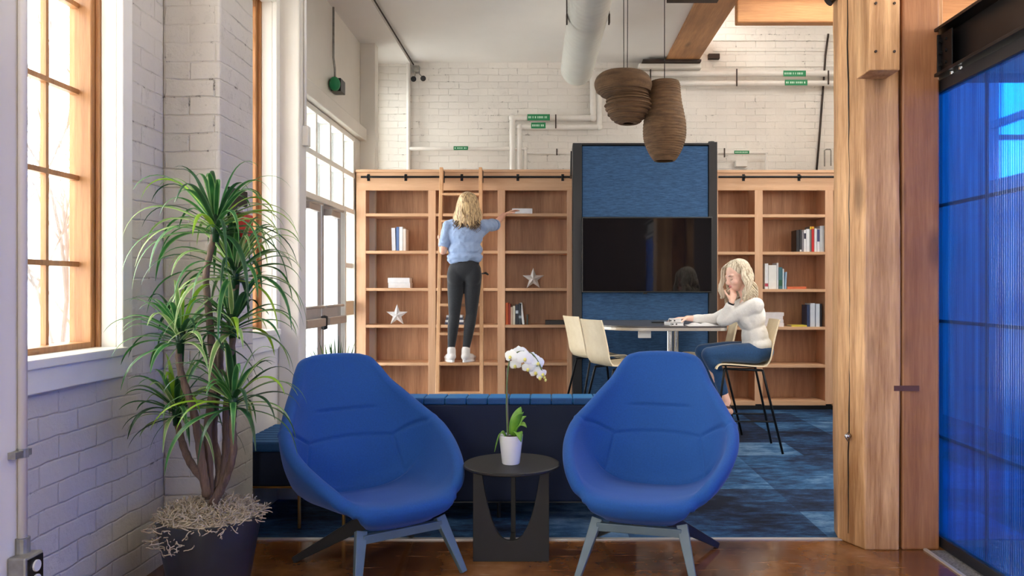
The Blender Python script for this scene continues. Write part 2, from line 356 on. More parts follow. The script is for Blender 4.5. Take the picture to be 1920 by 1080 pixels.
# ------------------------------------------------------------------ mesh builder
class MB:
    def __init__(self): self.v = []; self.f = []; self.m = []; self.uv = {}
    def add(self, vs, fs, mi=0):
        b = len(self.v); self.v += [tuple(p) for p in vs]
        for f in fs: self.f.append(tuple(b+i for i in f)); self.m.append(mi)
        return b
    def box(self, x0, x1, y0, y1, z0, z1, mi=0):
        x0, x1 = min(x0, x1), max(x0, x1); y0, y1 = min(y0, y1), max(y0, y1); z0, z1 = min(z0, z1), max(z0, z1)
        vs = [(x0,y0,z0),(x1,y0,z0),(x1,y1,z0),(x0,y1,z0),(x0,y0,z1),(x1,y0,z1),(x1,y1,z1),(x0,y1,z1)]
        self.add(vs, [(0,3,2,1),(4,5,6,7),(0,1,5,4),(1,2,6,5),(2,3,7,6),(3,0,4,7)], mi); return self
    def obox(self, c, ax, ay, az, mi=0):
        c = Vector(c); ax, ay, az = Vector(ax), Vector(ay), Vector(az)
        vs = [c+sx*ax+sy*ay+sz*az for sz in (-1, 1) for sx, sy in ((-1,-1),(1,-1),(1,1),(-1,1))]
        self.add(vs, [(0,3,2,1),(4,5,6,7),(0,1,5,4),(1,2,6,5),(2,3,7,6),(3,0,4,7)], mi); return self
    def prism(self, poly, h, axis='z', base=0.0, mi=0):
        # poly: list of 2D points; axis z: (x,y), axis y: (x,z), axis x: (y,z)
        n = len(poly); vs = []
        for t in (base, base+h):
            for a, b in poly:
                vs.append({'z': (a, b, t), 'y': (a, t, b), 'x': (t, a, b)}[axis])
        self.add(vs, [tuple(range(n))[::-1], tuple(range(n, 2*n))] + [(i, (i+1) % n, n+(i+1) % n, n+i) for i in range(n)], mi); return self
    def tube(self, pts, r, n=10, cap=True, mi=0, flat=None):
        pts = [Vector(p) for p in pts]; k = len(pts)
        rs = r if isinstance(r, (list, tuple)) else [r]*k
        up = None; rings = []
        for i, p in enumerate(pts):
            t = (pts[min(i+1, k-1)] - pts[max(i-1, 0)])
            if t.length < 1e-9: t = Vector((0, 0, 1))
            t.normalize()
            if up is None:
                up = Vector((0, 0, 1)) if abs(t.z) < 0.9 else Vector((1, 0, 0))
            a = up - t*up.dot(t)
            if a.length < 1e-6: a = Vector((0, 1, 0)) - t*t.y
            a.normalize(); b = t.cross(a); up = a
            fl = flat if flat else 1.0
            rings.append([p + a*math.cos(2*PI*j/n)*rs[i]*fl + b*math.sin(2*PI*j/n)*rs[i] for j in range(n)])
        vs = [q for rg in rings for q in rg]; fs = []
        for i in range(k-1):
            for j in range(n):
                fs.append((i*n+j, i*n+(j+1) % n, (i+1)*n+(j+1) % n, (i+1)*n+j))
        if cap:
            fs.append(tuple(range(n))[::-1]); fs.append(tuple((k-1)*n+j for j in range(n)))
        self.add(vs, fs, mi); return self
    def lathe(self, prof, c=(0, 0, 0), n=40, mi=0, cap=True, off=None):
        # prof: (r, z); off: per-ring xy offset
        vs = []; k = len(prof)
        for i, (r, z) in enumerate(prof):
            ox, oy = off[i] if off else (0, 0)
            for j in range(n):
                a = 2*PI*j/n; vs.append((c[0]+ox+r*math.cos(a), c[1]+oy+r*math.sin(a), c[2]+z))
        fs = [(i*n+j, i*n+(j+1) % n, (i+1)*n+(j+1) % n, (i+1)*n+j) for i in range(k-1) for j in range(n)]
        if cap:
            fs.append(tuple(range(n))[::-1]); fs.append(tuple((k-1)*n+j for j in range(n)))
        self.add(vs, fs, mi); return self
    def sphere(self, c, r, n=16, m=10, rot=None, mi=0):
        r = (r, r, r) if not isinstance(r, (tuple, list)) else r
        c = Vector(c); vs = []; R = rot or Matrix.Identity(3)
        vs.append(c + R @ Vector((0, 0, -r[2])))
        for i in range(1, m):
            ph = -PI/2 + PI*i/m
            for j in range(n):
                a = 2*PI*j/n
                vs.append(c + R @ Vector((r[0]*math.cos(ph)*math.cos(a), r[1]*math.cos(ph)*math.sin(a), r[2]*math.sin(ph))))
        vs.append(c + R @ Vector((0, 0, r[2])))
        fs = [(0, 1+(j+1) % n, 1+j) for j in range(n)]
        for i in range(m-2):
            for j in range(n):
                a = 1+i*n; fs.append((a+j, a+(j+1) % n, a+n+(j+1) % n, a+n+j))
        e = len(vs)-1; a = 1+(m-2)*n
        fs += [(a+j, a+(j+1) % n, e) for j in range(n)]
        self.add(vs, fs, mi); return self
    def capsule(self, a, b, ra, rb=None, n=14, mi=0):
        a, b = Vector(a), Vector(b); rb = ra if rb is None else rb
        d = b-a; L = d.length
        if L < 1e-6: return self.sphere(a, ra)
        d.normalize(); pts = []; rs = []
        for i in range(5):
            t = PI/2*(i+0.15)/5; pts.append(a - d*ra*math.cos(t)); rs.append(ra*math.sin(t))
        pts.append(a); rs.append(ra); pts.append(b); rs.append(rb)
        for i in range(5):
            t = PI/2*(4.85-i)/5; pts.append(b + d*rb*math.cos(t)); rs.append(rb*math.sin(t))
        return self.tube(pts, rs, n, True, mi)
    def build(self, name, mat, parent=None, local=False, smooth=False, bevel=0.0, seg=2, kind=None):
        off = Vector((0, 0, 0))
        if parent is not None and not local:
            o = parent
            while o is not None: off += Vector(o.location); o = o.parent
        me = bpy.data.meshes.new(name)
        me.from_pydata([(p[0]-off.x, p[1]-off.y, p[2]-off.z) for p in self.v], [], self.f)
        for mt in (mat if isinstance(mat, (list, tuple)) else [mat]): me.materials.append(M[mt] if isinstance(mt, str) else mt)
        if any(self.m): me.polygons.foreach_set('material_index', self.m)
        if self.uv:
            uvl = me.uv_layers.new(name='UVMap')
            for lp in me.loops: uvl.data[lp.index].uv = self.uv.get(lp.vertex_index, (0.5, 0.5))
        bm = bmesh.new(); bm.from_mesh(me); bmesh.ops.recalc_face_normals(bm, faces=bm.faces); bm.to_mesh(me); bm.free()
        if smooth: me.shade_smooth()
        ob = bpy.data.objects.new(name, me); COL.objects.link(ob)
        if parent is not None: ob.parent = parent
        if bevel:
            md = ob.modifiers.new('bevel', 'BEVEL'); md.width = bevel; md.segments = seg; md.limit_method = 'ANGLE'
            md.angle_limit = math.radians(40)
        if smooth == 'auto':
            me.shade_smooth()
            md = ob.modifiers.new('split', 'EDGE_SPLIT'); md.split_angle = math.radians(35)
        if kind: ob['kind'] = kind
        return ob

def thing(name, label, cat, loc=(0, 0, 0), rot=0.0, group=None):
    o = bpy.data.objects.new(name, None); COL.objects.link(o)
    o.empty_display_size = 0.1
    o.location = loc; o.rotation_euler = (0, 0, rot); o['label'] = label; o['category'] = cat
    if group: o['group'] = group
    return o
def tag(o, label, cat, group=None):
    o['label'] = label; o['category'] = cat
    if group: o['group'] = group
    return o
def struct(name, mb, mat, label=None, **kw):
    o = mb.build(name, mat, **kw); o['kind'] = 'structure'
    if label: o['label'] = label
    return o
def sempty(name, loc, label=None):
    o = bpy.data.objects.new(name, None); COL.objects.link(o); o.location = loc; o['kind'] = 'structure'
    if label: o['label'] = label
    return o
def G(px, py):                      # a floor point seen at a pixel
    Y = F*H/(py-CY); return ((px-CX)/F*Y, Y)
def W(px, py, Y): return Vector(((px-CX)/F*Y, Y, H+(CY-py)/F*Y))
def B(x0, x1, y0, y1, z0, z1): return MB().box(x0, x1, y0, y1, z0, z1)
def smoothpath(pts, k=6):
    pts = [Vector(p) for p in pts]; out = []
    n = len(pts)
    for i in range(n-1):
        p0, p1, p2, p3 = pts[max(i-1, 0)], pts[i], pts[i+1], pts[min(i+2, n-1)]
        for j in range(k):
            t = j/k
            out.append(0.5*((2*p1)+(-p0+p2)*t+(2*p0-5*p1+4*p2-p3)*t*t+(-p0+3*p1-3*p2+p3)*t**3))
    out.append(pts[-1]); return out
#@@SETTING
# ------------------------------------------------------------------ the setting
ZC = 3.87; YB = 9.3; YR = -5.0; XR = 6.5
struct('floor', B(-2.4, XR, YR, 3.965, -0.1, 0), 'concrete')
struct('floor_carpet', B(-2.4, XR, 3.985, YB+0.2, -0.1, 0.0), 'carpet')
struct('trim_threshold', B(-1.75, 1.75, 3.962, 3.99, -0.05, 0.006), 'metal_strip')
struct('trim_gravel', B(1.80, 1.99, -1.0, 3.80, -0.02, 0.004), 'grit')
struct('trim_channel', B(1.785, 1.80, -1.0, 3.82, -0.02, 0.008), 'metal_strip')

struct('ceiling', B(-2.4, 1.36, YR, YB+0.2, ZC, ZC+0.15), 'ceiling')
mb = MB(); mb.box(1.36, XR, YR, 5.2, 4.5, 4.65); mb.box(1.36, XR, 7.6, YB+0.2, 4.5, 4.65); mb.box(1.36, 1.9, 5.2, 7.6, 4.5, 4.65); mb.box(3.7, XR, 5.2, 7.6, 4.5, 4.65)  # hole left for an added skylight
struct('ceiling_high', mb, 'ceiling')
struct('window_9', B(1.9, 3.7, 5.2, 7.6, 4.56, 4.57), 'glass')  # unseen skylight glass, added to brighten the bookcase and back wall
struct('trim_soffit', B(-2.35, -1.6, YR, YB, ZC-0.035, ZC+0.01), 'ceiling')

# side wall with window openings: (y0, y1, z0, z1)
def wall_y(name, x0, x1, y0, y1, z0, z1, holes, mat):
    mb = MB(); ys = sorted(set([y0, y1]+[a for h in holes for a in h[:2]]))
    for a, b in zip(ys, ys[1:]):
        hs = [h for h in holes if h[0] <= a+1e-6 and h[1] >= b-1e-6]
        if not hs: mb.box(x0, x1, a, b, z0, z1)
        else:
            h = hs[0]
            if h[2] > z0: mb.box(x0, x1, a, b, z0, h[2])
            if h[3] < z1: mb.box(x0, x1, a, b, h[3], z1)
    return struct(name, mb, mat)
W1 = (2.32, 3.25, 1.0, 3.45); W2 = (4.04, 4.68, 1.0, 2.93)
fill_windows = [(-4.6, -3.0, 0.5, 3.6), (-2.7, -1.1, 0.5, 3.6), (-0.8, 0.9, 0.5, 3.6)]  # unseen windows behind the viewer, added to light the front of the room
wall_y('wall_left', -1.95, -1.75, YR, 5.6, 0, ZC, fill_windows+[W1, W2], 'brick_y')
wall_y('wall_left_door', -2.2, -2.0, 5.6, YB, 0, ZC, [(6.42, 8.22, 0.0, 2.80), (8.66, 9.14, 1.2, 3.6)], 'paint_white')
struct('wall_left_return', B(-2.2, -1.75, 5.55, 5.6, 0, ZC), 'paint_white')
struct('wall_left_pilaster_near', B(-1.9, -1.49, 1.4, 2.27, 0, ZC), 'paint_white')
# brick pilaster between the two windows, worn edges
mb = MB(); mb.box(-1.75, -1.49, 3.62, 4.03, 0, ZC)
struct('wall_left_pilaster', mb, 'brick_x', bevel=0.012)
struct('wall_left_post', B(-1.6, -1.475, 4.72, 4.86, 0, ZC), 'paint_white', bevel=0.008)
struct('wall_left_infill', B(-1.75, -1.6, 4.72, 4.86, 0, ZC), 'paint_white')
struct('wall_left_pilaster_far', B(-2.0, -1.84, 8.45, 8.6, 0, ZC-0.03), 'paint_white', bevel=0.005)
struct('trim_door_lintel', B(-2.0, -1.93, 6.0, 8.47, 2.80, 2.93), 'paint_white', bevel=0.006)
# back wall
mb = MB()
bw = (5.1, 6.4, 2.25, 3.85)
for x0, x1, z0, z1 in ((-2.2, bw[0], 0, 4.6), (bw[1], XR, 0, 4.6), (bw[0], bw[1], 0, bw[2]), (bw[0], bw[1], bw[3], 4.6)):
    mb.box(x0, x1, YB, YB+0.2, z0, z1)
mb.box(-2.0, -1.64, YB-0.06, YB+0.1, 0, ZC)
for z in (3.82, 4.0, 4.12): mb.box(1.9, 3.6, YB-0.012, YB, z, z+0.02)
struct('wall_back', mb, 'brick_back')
# right and rear walls
wall_y('wall_right', XR, XR+0.2, YR, YB+0.2, 0, 4.65, [(-4.5, -2.5, 1.2, 3.5), (-2.0, 0.0, 1.2, 3.5), (0.5, 2.5, 1.2, 3.5), (3.0, 4.8, 1.2, 3.5)], 'paint_white')  # unseen openings added so daylight reaches the blue screen
mb = MB()
for x0, x1, z0, z1 in ((-2.4, -1.5, 0, ZC+.8), (0.1, XR, 0, ZC+.8), (-1.5, 0.1, 0, 0.8), (-1.5, 0.1, 3.2, ZC+.8)):  # out-of-view wall with an opening added for more daylight
    mb.box(x0, x1, YR-0.2, YR, z0, z1)
M['dark_reflected_wood'] = wood('dark_reflected_wood', (30, 22, 20), (58, 40, 32), 'z', 0.5, 0.5)  # unseen rear wall, coloured dark so the television reflects dark
struct('wall_rear', mb, 'dark_reflected_wood')
wall_y('wall_right_inner', 3.9, 4.02, 4.45, YB, 0, 4.5, [(5.2, 7.13, 2.2, 3.2)], 'paint_white')
struct('window_10', MB().box(3.93, 3.99, 5.2, 7.13, 2.67, 2.73).box(3.93, 3.99, 6.1, 6.16, 2.2, 3.2), 'jamb')  # bars of an opening added to let the far window's light through

def portal(loc, rot, sx, sy):
    l = bpy.data.lights.new('daylight_portal', 'AREA'); l.shape = 'RECTANGLE'; l.size = sx; l.size_y = sy
    l.cycles.is_portal = True
    o = bpy.data.objects.new('daylight_portal', l); COL.objects.link(o); o.location = loc; o.rotation_euler = rot
for y0, y1, z0, z1 in fill_windows+[W1, W2]:
    portal((-1.98, (y0+y1)/2, (z0+z1)/2), (0, -PI/2, 0), z1-z0, y1-y0)
portal((-2.23, 7.32, 1.4), (0, -PI/2, 0), 2.8, 1.8)
for y0, y1 in ((-4.5, -2.5), (-2.0, 0.0), (0.5, 2.5), (3.0, 4.8)):
    portal((XR+0.23, (y0+y1)/2, 2.35), (0, PI/2, 0), 2.3, y1-y0)
portal((2.8, 6.4, 4.68), (0, 0, 0), 1.8, 2.4)
portal((-0.7, YR-0.23, 2.0), (PI/2, 0, 0), 1.6, 2.4)
portal((5.75, YB+0.23, 3.05), (-PI/2, 0, 0), 1.3, 1.6)

# --- tall timber windows in the left wall
def timber_window(idx, hole, cols, rows0, rowh, label, xo=0.0):
    y0, y1, z0, z1 = hole
    e = sempty('window_%d' % idx, (-1.88, (y0+y1)/2, z0), label)
    f = MB()
    for a, b in ((y0, y0+0.045), (y1-0.045, y1)): f.box(-1.925, -1.835, a, b, z0, z1)
    f.box(-1.925, -1.835, y0+0.045, y1-0.045, z0, z0+0.035); f.box(-1.925, -1.835, y0+0.045, y1-0.045, z1-0.05, z1)
    # second reveal strip
    for a, b in ((y0, y0+0.02), (y1-0.02, y1)): f.box(-1.835, -1.815, a, b, z0, z1)
    f.build('window_frame', 'win_wood', e, bevel=0.004)
    g = MB(); n = int((z1-z0)/rowh)
    for i in range(1, cols):
        yy = y0 + (y1-y0)*i/cols; g.box(-1.915, -1.893, yy-0.009, yy+0.009, z0+0.03, z1-0.05)
    k = 1
    while rows0+k*rowh < z1-0.1:
        zz = rows0+k*rowh; g.box(-1.914, -1.885, y0+0.04, y1-0.04, zz-0.01, zz+0.01); k += 1
    g.build('muntin_grid', 'win_wood', e)
    B(-1.906, -1.902, y0+0.04, y1-0.04, z0+0.03, z1-0.05).build('pane', 'glass', e)
    j = MB()
    j.box(-1.815, -1.752, y1-0.012, y1+0.0, z0, z1); j.box(-1.815, -1.752, y0, y0+0.012, z0, z1)
    j.box(-1.815, -1.752, y0+0.012, y1-0.012, z1-0.012, z1)
    j.box(-1.752, -1.725, y1-0.012, y1+0.062, z0-0.1, z1+0.08); j.box(-1.752, -1.725, y0-0.05, y0+0.012, z0-0.1, z1+0.08)
    j.box(-1.752, -1.725, y0+0.012, y1-0.012, z1-0.012, z1+0.08)
    j.box(-1.835, -1.70, y0+0.012, y1-0.012, z0-0.02, z0+0.012)
    j.box(-1.752, -1.715, y0+0.012, y1-0.012, z0-0.105, z0-0.02)
    j.build('casing', 'jamb', e, bevel=0.004)
    if xo:
        for ch in e.children: ch.location.x += xo
    return e
timber_window(1, W1, 4, 1.0, 0.345, 'tall pine-framed window with small panes at far left')
timber_window(2, W2, 3, 1.0, 0.345, 'narrow sliver of pine-framed window behind the tall plant', xo=0.135)
struct('wall_left_niche', MB().box(-1.752, -1.605, 4.03, 4.73, 0, 1.0).box(-1.752, -1.605, 4.03, 4.73, 2.93, ZC).box(-1.752, -1.68, 4.68, 4.73, 1.0, 2.93), 'paint_white')
for i, hwin in enumerate(fill_windows): timber_window(6+i, hwin, 4, 0.5, 0.345, None)  # added out of view as daylight sources

# --- glazed double door with transom grid
e = sempty('door_1', (-2.05, 7.32, 0), 'glazed double door with a grid of white transom panes above')
f = MB()
for y in (6.42, 6.86, 7.30, 7.75, 8.17):
    f.box(-2.09, -2.0, y, y+0.045, 2.02, 2.80)
for z in (2.02, 2.39, 2.765): f.box(-2.085, -1.995, 6.42, 8.22, z-0.02, z+0.03)
for y in (6.42, 7.80, 8.175): f.box(-2.10, -1.99, y, y+0.045, 0, 2.05)
for z in (0.02, 1.0, 1.45): f.box(-2.08, -2.01, 7.845, 8.175, z, z+0.05)
f.build('door_frame', 'jamb', e, bevel=0.004)
g = MB()
for y in (6.86, 7.30, 7.75, 8.17): g.box(-2.115, -2.09, y-0.03, y, 2.05, 2.76)
g.box(-2.115, -2.09, 8.14, 8.17, 0, 2.0); g.build('gasket', 'alu_dark', e)
B(-2.07, -2.065, 6.46, 8.18, 2.04, 2.77).build('pane', 'glass', e)
B(-2.07, -2.065, 7.845, 8.175, 0.05, 2.02).build('pane', 'glass', e)
for y0, y1 in ((6.47, 7.12), (7.14, 7.79)):
    lf = MB()
    lf.box(-2.075, -2.03, y0, y0+0.07, 0.01, 2.0); lf.box(-2.075, -2.03, y1-0.11, y1, 0.01, 2.0)
    lf.box(-2.075, -2.03, y0+0.07, y1-0.11, 0.01, 0.15); lf.box(-2.075, -2.03, y0+0.07, y1-0.11, 1.93, 2.0)
    lf.box(-2.075, -2.03, y0+0.07, y1-0.11, 0.95, 1.09)
    d = lf.build('door_leaf', 'alu', e, bevel=0.003)
    B(-2.056, -2.05, y0+0.07, y1-0.11, 0.15, 1.93).build('pane', 'glass', d)
    MB().box(-2.03, -1.965, y0+0.03, y1-0.03, 0.915, 0.985).build('push_bar', 'greige', d, bevel=0.006)
    MB().tube([(-1.99, y0+0.02, 1.085), (-1.99, y1-0.06, 1.085)], 0.012).build('grab_rail', 'greige', d, smooth=True)
    MB().box(-2.03, -1.955, y0+0.05, y0+0.36, 1.90, 1.96).tube([(-1.965, y0+0.1, 1.955), (-1.93, y0+0.34, 1.965), (-1.99, y0+0.55, 1.985)], 0.011).build('door_closer', 'greige', d, bevel=0.005)
MB().lathe([(0.0, 0), (0.028, 0.01), (0.03, 0.12), (0.0, 0.13)], (-1.985, 7.06, 0.88), 16).build('lock_body', 'plastic_black', e, smooth=True)
B(-2.09, -2.0, 7.82, 8.2, 0.98, 1.12).build('side_rail', 'ply', e)

# far strip window next to the corner
e = sempty('window_3', (-2.08, 8.9, 1.2), 'thin bright strip of window in the far left corner')
MB().box(-2.1, -2.02, 8.66, 8.70, 1.2, 3.6).box(-2.1, -2.02, 9.10, 9.14, 1.2, 3.6).box(-2.1, -2.02, 8.7, 9.1, 1.2, 1.25).box(-2.1, -2.02, 8.7, 9.1, 3.55, 3.6).box(-2.1, -2.02, 8.7, 9.1, 2.35, 2.40).build('window_frame', 'jamb', e)
B(-2.07, -2.065, 8.7, 9.1, 1.25, 3.55).build('pane', 'glass', e)
# window in the back wall of the room beyond the blue screen
e = sempty('window_4', (5.55, YB+0.05, bw[2]), 'gridded window glowing dimly through the blue screen')
mb = MB()
for x in (bw[0], 5.73, bw[1]-0.05): mb.box(x, x+0.05, YB+0.03, YB+0.1, bw[2], bw[3])
for z in (bw[2], 2.98, bw[3]-0.06): mb.box(bw[0], bw[1], YB+0.03, YB+0.1, z, z+0.06)
mb.build('window_frame', 'jamb', e)
B(bw[0], bw[1], YB+0.06, YB+0.065, bw[2], bw[3]).build('pane', 'glass', e)

# --- outside
struct('ground_outside', B(-60, -2.5, -40, 60, -0.5, -0.35), 'outdoor')
random.seed(4)
def bare_tree(x, y, h, label, sd):
    rnd = random.Random(sd); mb = MB()
    def grow(p, d, L, r, depth):
        q = p + d*L; m = p + d*L*0.5 + Vector((rnd.uniform(-1, 1), rnd.uniform(-1, 1), 0))*L*0.06
        mb.tube([p, m, q], [r, r*0.85, r*0.65], 6)
        if depth == 0: return
        for _ in range(3 if depth > 2 else 2):
            nd = (d + Vector((rnd.uniform(-.6, .6), rnd.uniform(-.6, .6), rnd.uniform(-.1, .4)))).normalized()
            grow(q if rnd.random() < .6 else m, nd, L*rnd.uniform(.6, .85), r*0.6, depth-1)
    grow(Vector((x, y, -0.35)), Vector((0.03, 0, 1)), h*0.34, 0.035, 5)
    o = mb.build('bare_tree', 'bare_wood'); tag(o, label, 'tree')
bare_tree(-4.6, 7.55, 4.4, 'bare winter tree outside the far left window', 3)
bare_tree(-7.0, 11.9, 4.6, 'faint thin tree farther off beyond the left window, right of the nearer tree', 8)
e = thing('house', 'pale building across the street seen through the left window', 'building', (-24, 40, -0.35))
mb = B(-32, -16, 38, 46, -0.35, 5.5); mb.build('wall', 'far_building', e)
mb = B(-32.4, -15.6, 37.6, 46.4, 5.5, 5.9); mb.build('roof', 'alu', e)
mb = B(-26, -12, 22, 22.06, -0.35, 1.7)
o = mb.build('garden_fence', 'far_building'); tag(o, 'pale board fence outside beyond the left windows', 'fence')

# ------------------------------------------------------------------ timber frame on the right
e = thing('timber_post', 'massive rough-sawn timber post with a long crack and knots', 'post', (1.6, 3.95, 0))
fp = [(1.435, 3.985), (1.50, 3.815), (1.672, 3.81), (1.672, 4.10), (1.46, 4.12)]
mb = MB()
nz_ = 40; rnd = random.Random(2)
rings = []
for i in range(nz_+1):
    z = 3.835*i/nz_
    rings.append([(x+0.004*math.sin(z*3.1+j*2)+rnd.uniform(-.0018, .0018), y+0.003*math.cos(z*2.3+j), z) for j, (x, y) in enumerate(fp)])
vs = [p for r in rings for p in r]; n = 5
mb.add(vs, [(i*n+j, i*n+(j+1) % n, (i+1)*n+(j+1) % n, (i+1)*n+j) for i in range(nz_) for j in range(n)] + [tuple(range(n))[::-1], tuple(nz_*n+j for j in range(n))])
mb.build('trunk', 'timber', e, bevel=0.008)
# long drying crack on the left face, a thin sunk dark sliver
ck = MB(); rnd = random.Random(6); pts = []
for i in range(38):
    z = 0.05+i*0.10; t_ = 0.40+0.07*math.sin(z*1.3)+rnd.uniform(-.02, .02)
    x = 1.435+(1.50-1.435)*t_; y = 3.985+(3.815-3.985)*t_
    pts.append((x-0.0005, y-0.001, z))
ck.tube(pts, [0.0012+0.0022*abs(math.sin(i*0.35)) for i in range(38)], 6)
ck.build('crack', 'plastic_black', e)
MB().box(1.64, 1.76, 3.806, 3.812, 0.76, 0.785).build('dowel_stain', 'brown_strap', e)
MB().lathe([(0.012, 0), (0.012, 0.012), (0, 0.014)], (0, 0, 0), 12)
k = MB().tube([(1.462, 3.90, 0.53), (1.445, 3.885, 0.53)], 0.012, 12).tube([(1.452, 3.885, 0.545), (1.438, 3.877, 0.53), (1.452, 3.885, 0.508)], 0.006, 8)
k.build('steel_eyelet', 'chrome', e, smooth=True)
e2 = thing('timber_post', 'narrower reddish timber post between the big post and blue screen', 'post', (1.77, 3.9, 0))
MB().box(1.682, 1.862, 3.815, 4.02, 0.0, 3.83).build('trunk', 'timber_red', e2, bevel=0.01)
o = MB().box(1.673, 1.6815, 3.86, 4.02, 0.0, 3.83).build('gap_shadow_strip', 'plastic_black', e2)  # black strip stands in for the shade between the two posts
o.name = 'gap_shade'
e = thing('timber_block', 'squared timber block bolted high on the big post front', 'block', (1.53, 3.73, 2.24))
MB().box(1.462, 1.603, 3.655, 3.812, 2.245, 3.80).build('block_body', 'timber', e, bevel=0.006)
for zz in (2.33, 2.55, 2.8):
    for xx in (1.49, 1.575): MB().tube([(xx, 3.657, zz), (xx, 3.648, zz)], 0.006, 8).build('nail_head', 'iron', e)
o = MB().box(1.33, 1.70, 3.4, YB, ZC-0.03, ZC+0.32).prism([(1.5, 0), (1.52, 0), (1.51, 0.001)], 0.001).build('timber_beam', 'timber_y', bevel=0.01)
tag(o, 'long brown timber beam running overhead toward the back wall', 'beam')
o = MB().box(1.705, 3.5, 7.26, 7.36, 3.66, 3.90).build('timber_beam', 'timber_x', bevel=0.01)
tag(o, 'orange pine cross beam high behind the pillar, end on to the long beam', 'beam')
o = MB().box(1.705, 3.5, 7.20, 7.40, 3.905, 4.06).build('timber_beam', 'timber_x', bevel=0.008)
tag(o, 'upper pine plank lying on top of the cross beam', 'beam')
o = MB().box(1.06, 1.72, 9.05, 9.27, 3.815, 3.838).build('steel_plate', 'iron'); tag(o, 'rusty steel plate under the far end of the timber beam', 'steel plate')
o = MB().box(1.05, 1.50, 7.08, 7.16, 3.80, 3.838).build('steel_plate', 'iron'); tag(o, 'rusty steel plate under the ceiling, nearer than the one by the back wall', 'steel plate')
o = MB().box(1.02, 1.74, 9.12, 9.29, 3.757, 3.812).build('corbel', 'paint_white', bevel=0.01); tag(o, 'white painted corbel block on the back wall under the beam end', 'corbel')
o = MB().box(1.84, 1.97, 9.24, 9.3, 3.90, 3.96).build('iron_bracket', 'iron', bevel=0.004); tag(o, 'small dark iron bracket on the back wall beside the long beam', 'bracket')
o = MB().box(1.87, 3.6, 4.10, 4.30, 2.35, 3.1).build('timber_beam', 'timber_x', bevel=0.01); tag(o, 'pine beam behind the black steel beam at upper right', 'beam')
o = MB().box(1.87, 1.97, 4.0, 4.09, 0, 4.5).build('timber_post', 'timber', bevel=0.006); tag(o, 'thin pale pine post edge right of the reddish post', 'post')
# spotlight by the pillar top
e = thing('spotlight', 'small black spotlight at the top of the big timber post', 'spotlight', (1.42, 4.02, 2.7))
MB().tube([(1.435, 4.02, 2.72), (1.40, 4.02, 2.69)], [0.02, 0.028], 14).build('lamp_head', 'plastic_black', e, smooth='auto')
MB().tube([(1.445, 4.03, 2.78), (1.43, 4.02, 2.71)], 0.006, 8).build('bracket', 'plastic_black', e)

# --- steel channel and blue sliding screen
e = thing('steel_beam', 'black steel channel beam above the blue screen', 'beam', (1.9, 3.0, 2.2))
mb = MB()
mb.box(1.905, 1.925, -0.5, 3.90, 2.27, 2.47); mb.box(1.835, 1.925, -0.5, 3.90, 2.47, 2.485); mb.box(1.835, 1.925, -0.5, 3.90, 2.255, 2.27)
mb.build('channel', 'steel_beam', e, bevel=0.002)
MB().box(1.846, 1.926, 3.805, 3.813, 2.27, 2.455).box(1.862, 1.868, 3.70, 3.81, 2.27, 2.455).build('angle_bracket', 'black_metal', e, bevel=0.002)
for zz in (2.31, 2.365, 2.42):
    MB().tube([(1.857, 3.803, zz), (1.857, 3.79, zz)], 0.008, 6).build('bolt', 'steel_beam', e)
    MB().tube([(1.862, 3.75, zz), (1.852, 3.75, zz)], 0.008, 6).build('bolt', 'steel_beam', e)
e = thing('sliding_screen', 'tall translucent blue ribbed sliding screen in a black frame', 'screen', (1.89, 2.5, 0.02))
mb = MB()
mb.box(1.87, 1.91, 3.93, 3.955, 0.01, 2.23); mb.box(1.87, 1.915, -0.5, 3.93, 2.19, 2.245); mb.box(1.87, 1.915, -0.5, 3.93, 0.01, 0.06)
mb.build('frame', 'black_frame', e, bevel=0.002)
B(1.885, 1.893, -0.5, 3.93, 0.06, 2.19).build('panel_sheet', 'poly', e)
for z in (1.65, 1.09, 0.53): B(1.897, 1.909, -0.5, 3.93, z-0.008, z+0.008).build('cross_rail', 'black_frame', e)
for y in (3.47, 2.3, 1.1): B(1.896, 1.902, y-0.01, y+0.01, 0.06, 2.19).build('sheet_joint', 'black_frame', e)
for y in (3.62, 3.70): MB().tube([(1.86, y, 2.252), (1.86, y, 2.238)], 0.008, 8).build('roller', 'chrome', e)
